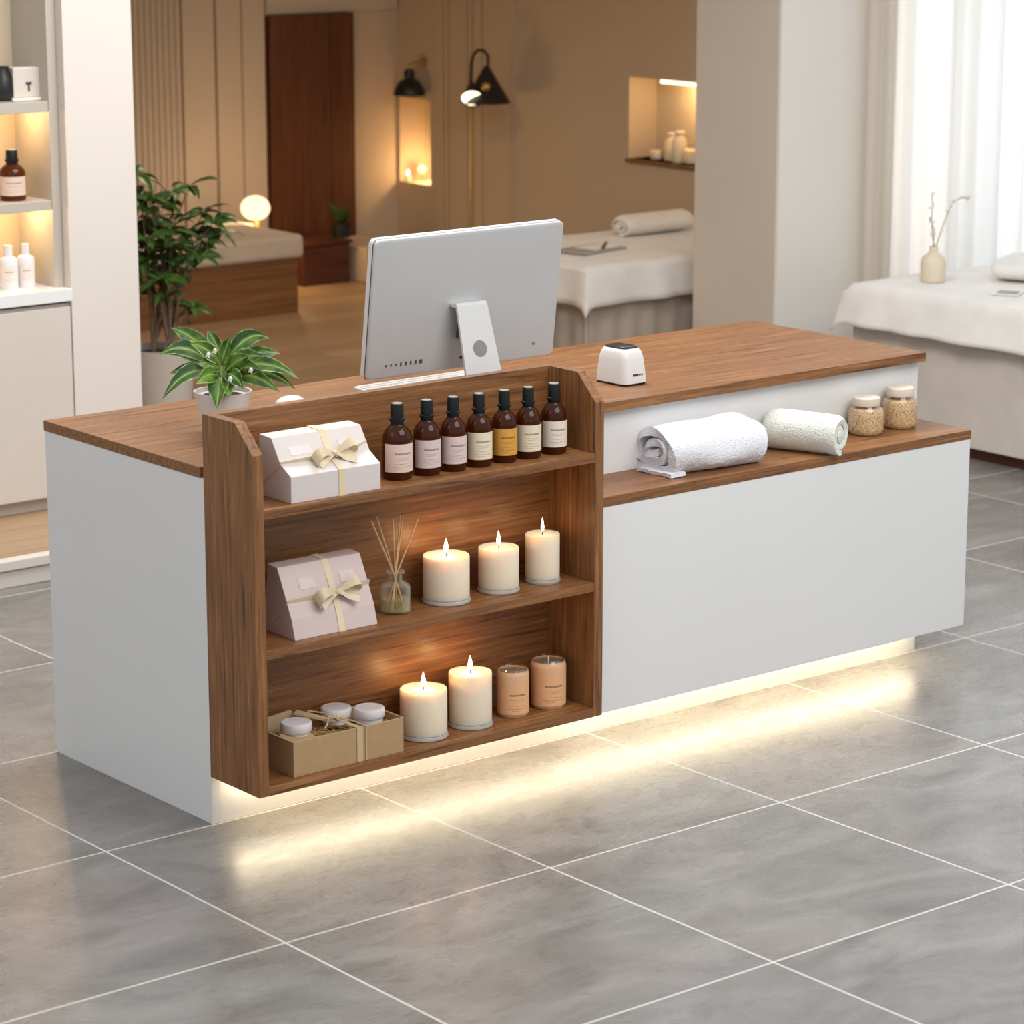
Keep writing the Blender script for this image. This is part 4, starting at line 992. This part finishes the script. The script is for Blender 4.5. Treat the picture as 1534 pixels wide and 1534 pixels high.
# twine and band
mx=.035
MB().ribbon([(mx,-b-.0015,.001),(mx,-b-.0015,kh+.002),(mx-.012,-b+.03,kh+.006),(mx-.02,-.01,kh+.012)],[.020,.020,.016,.010],(1,0,0),.0007).build('band',M['kraft_edge'],kb_)
MB().tube([(mx+.022,-b-.002,.002),(mx+.020,-b-.002,kh*.5),(mx+.021,-b-.002,kh+.002),(mx+.005,-b+.04,kh+.010),(mx-.02,-.01,kh+.014)],.0022,6).tube([(mx-.02,-.01,kh+.014),(mx-.01,.012,kh+.026),(mx+.015,.020,kh+.024),(mx+.005,-.002,kh+.016),(mx-.02,-.01,kh+.014)],.0024,6).tube([(mx-.02,-.01,kh+.014),(mx-.045,-.002,kh+.020),(mx-.06,-.02,kh+.008),(mx-.08,-.035,kh+.002)],.0024,6).tube([(mx-.02,-.01,kh+.014),(mx-.03,.03,kh+.02),(mx-.075,.055,kh+.03)],.0022,6).build('twine',M['twine'],kb_)
# wooden paddle
q0=Vector((-.075,b-.022,kh+.030)); q1=Vector((mx-.022,-.008,kh+.004))
MB().ribbon([q0,q0.lerp(q1,.3),q0.lerp(q1,.65),q1],[.030,.028,.020,.012],(.75,.55,0),.003).build('wooden_spatula',M['kraft_edge'],kb_)
MB().prism([(-a+.01,kh*.6),(-a+.01,kh+.02),(-a+.015,kh+.028),(-a+.10,kh+.036),(-a+.108,kh+.030),(-a+.108,kh*.6)],b-.014,b-.008,'y').build('card',M['kraft_edge'],kb_,bevel=.0005)
MB().add([(-a+.006,-b+.01,kh-.012),(-a+.10,-b+.01,kh-.016),(-a+.09,-b+.05,kh+.0),(-a+.006,-b+.08,kh+.006)],[(0,1,2,3)]).build('kraft_slip',M['kraft'],kb_,solid=.001)
def cjar(x,y,label):
    t=thing('cream_jar',label,'jar',(kb_.location.x+x,kb_.location.y+y,ZS[2]+kh*.84),0,'white jars in the kraft box')
    MB().lathe([(0,0),(.034,0),(.038,.004),(.038,.020),(0,.020)],seg=36).build('jar_body',M['plastic'],t)
    MB().lathe([(0,.020),(.0415,.020),(.0435,.023),(.0435,.042),(.042,.0455),(.038,.047),(.0345,.047),(.0337,.0462),(0,.0462)],seg=40).build('lid',M['lid'],t)
cjar(-.122,-.008,'white jar in the kraft box, nearest the left shelf side')
cjar(.042,.034,'white jar in the kraft box, at the back beside the spatula')
cjar(.112,-.025,'white jar in the kraft box, nearest the lit candle')

# ---------------------------------------------------------------- on the ledge
def folded_towel():
    """thick towel rolled over itself: oval spiral with a loose tail underneath"""
    L=.355
    t=thing('rolled_towel','thick white terry towel rolled up on the ledge beside the display shelf','towel',(1.762,-.047,LZT),-.08)
    path=[]
    # section in local (y,z): tail along the ledge then up the front, over the top and into the fold
    tail=[(-.02,.008),(-.06,.008),(-.10,.009)]
    out=[(.090,.012),(.02,.010),(-.05,.014),(-.083,.034),(-.092,.062),(-.078,.096),(-.045,.118),(.0,.128),(.045,.127),(.078,.108),(.088,.078),(.078,.048),(.050,.034),(.01,.034),(-.032,.040),(-.050,.062),(-.035,.088),(.0,.096),(.036,.092),(.050,.072),(.040,.058),(.01,.058),(-.012,.066)]
    # smooth (Catmull-Rom)
    def cr(P,n=6):
        R=[]
        for i in range(len(P)-1):
            p0,p1,p2,p3=[Vector(P[max(0,min(len(P)-1,j))]) for j in (i-1,i,i+1,i+2)]
            for k in range(n):
                s=k/n; R.append(.5*((2*p1)+(p2-p0)*s+(2*p0-5*p1+4*p2-p3)*s*s+(3*p1-p0-3*p2+p3)*s**3))
        return R+[Vector(P[-1])]
    def sweep(P,th,x0,x1,name,nl=34):
        c=cr(P); N=len(c); A=[];B=[]
        for i,q in enumerate(c):
            d=(c[min(i+1,N-1)]-c[max(i-1,0)]).normalized(); n=Vector((-d.y,d.x)); A.append(q+n*th); B.append(q-n*th)
        loop=A+B[::-1]; m=len(loop); vs=[];fs=[]
        for k in range(nl+1):
            f=k/nl; x=x0+(x1-x0)*f; e=max(0,abs(2*f-1)-.8)/.2
            for j,q in enumerate(loop):
                w=noise.noise(Vector((x*8,q.x*14,q.y*14)))*.006+noise.noise(Vector((x*70,q.x*80,q.y*80)))*.0022
                vs.append((x+.008*math.sin(j*.21+1)*(1 if f>.5 else -1)*e*e,q.x*(1-.04*e*e)+w,max(.0006,q.y*(1-.05*e*e)+w)))
        for k in range(nl):
            for j in range(m): fs.append((k*m+j,k*m+(j+1)%m,(k+1)*m+(j+1)%m,(k+1)*m+j))
        for k in (0,nl):
            for j in range(N-1): fs.append((k*m+j,k*m+j+1,k*m+m-2-j,k*m+m-1-j))
        return MB().add(vs,fs,smooth=True).build(name,M['terry_white'],t)
    sweep(out,.0125,-L/2,L/2,'terry_roll')
    sweep([(.06,.006),(.0,.006),(-.05,.0065),(-.096,.008)],.0055,-L/2-.020,-L/2+.05,'loose_hem',10)
folded_towel()
towel_roll('rolled_towel','pale cream green towel rolled in a spiral beside the seed jars','towel',(2.158,-.088,LZT),.25,.071,3.0,M['terry_cream'],math.radians(-70),flat=1.0,fuzz=.0022)
def seed_jar(x,y,r,h,label):
    t=thing('seed_jar',label,'jar',(x,y,LZT),0,'glass jars of tan seeds on the ledge')
    MB().lathe([(0,0),(r*.86,0),(r*.97,.008),(r,.018),(r,h*.58),(r*.94,h*.70),(r*.80,h*.765),(r*.78,h*.785)],seg=40).build('glass',M['glass'],t)
    MB().lathe([(0,.002),(r*.84,.002),(r*.95,.009),(r*.98,.019),(r*.98,h*.56),(r*.92,h*.68),(r*.84,h*.70),(0,h*.71)],seg=40).build('seeds',M['grains'],t)['kind']='stuff'
    MB().lathe([(0,h*.785),(r*.74,h*.785),(r*.76,h*.80),(r*.76,h*.985),(r*.73,h),(0,h)],seg=40).build('lid',plain('pale wooden lid',(.80,.70,.58,1),.5,.03,20),t,bevel=.001)
seed_jar(2.505,-.016,.058,.120,'glass jar of tan seeds beside the cream green towel')
seed_jar(2.668,-.008,.058,.132,'glass jar of tan seeds at the right end of the ledge')

# ---------------------------------------------------------------- pieces of parts go one level deeper
SUB={'cap_disc':'cap','paper_label':'glass_body','keys':'case','cable_port':'stand_arm','port':'back_shell','power_button':'back_shell','socket':'back_shell','soil':('pot','planter'),'printed_label':'body','wick':('wax','wax_top'),'print':'cover','mark':'block','printed_mark':'housing','printed_panel':'carton','knot':'bow_loop','label':'body','rim':'tray','display':'bezel','wax_top':'body'}
for o in list(C.objects):
    k=o.name.split('.')[0]
    if o.parent is None or k not in SUB or o.parent.parent is not None: continue
    want=SUB[k] if isinstance(SUB[k],tuple) else (SUB[k],)
    for q in o.parent.children:
        if q is not o and q.name.split('.')[0] in want: o.parent=q; break
for o in C.objects:                       # nothing deeper than thing > part > sub-part
    if o.parent and o.parent.parent and o.parent.parent.parent: o.parent=o.parent.parent

# ---------------------------------------------------------------- lights, world, camera
wd=bpy.data.worlds.new('daylight'); bpy.context.scene.world=wd; wd.use_nodes=True
bg=wd.node_tree.nodes['Background']; bg.inputs[0].default_value=(.93,.96,1,1); bg.inputs[1].default_value=.76
lamp('fill_panel',(1.5,-3.2,4.2),138,(1,.97,.93),3.2,'AREA',(math.radians(38),0,math.radians(8)),2.4)  # added soft area light for direction and highlights
lamp('fill_panel',(-3.4,-.6,3.6),16,(1,.98,.95),2.0,'AREA',(math.radians(10),math.radians(-42),0),2.0)  # added fill to lift the desk's left end, no real fixture
lamp('fill_panel',(1.7,1.3,3.6),105,(1,.97,.93),2.0,'AREA',(0,0,0),1.5)  # added overhead fill to brighten countertop and ledge, no real fixture
lamp('window_daylight',(7.2,3.9,1.6),78,(1,1,1),2.6,'AREA',(math.radians(-90),0,0),2.4)
lamp('back_fill_light',(4.0,5.4,2.6),15,(1,.78,.54),.6,'AREA',(0,0,0),.6)  # added warm fill for the back room walls, no fixture modelled

cam=bpy.data.cameras.new('camera'); co=bpy.data.objects.new('camera',cam); C.objects.link(co)
cam.sensor_width=36; cam.lens=F/1534*36; co.location=(CX,CY,CZ)
co.rotation_euler=(PI/2-PIT,0,YAW-PI/2)
cam.clip_start=.1; cam.clip_end=100
cam.dof.use_dof=True; cam.dof.focus_distance=8.4; cam.dof.aperture_fstop=4.6
sc=bpy.context.scene; sc.camera=co
sc.view_settings.view_transform='Standard'; sc.view_settings.look='None'; sc.view_settings.gamma=1; sc.view_settings.exposure=0.0
try: sc.view_settings.use_curve_mapping=False
except Exception: pass
sc.cycles.max_bounces=10; sc.cycles.transparent_max_bounces=16
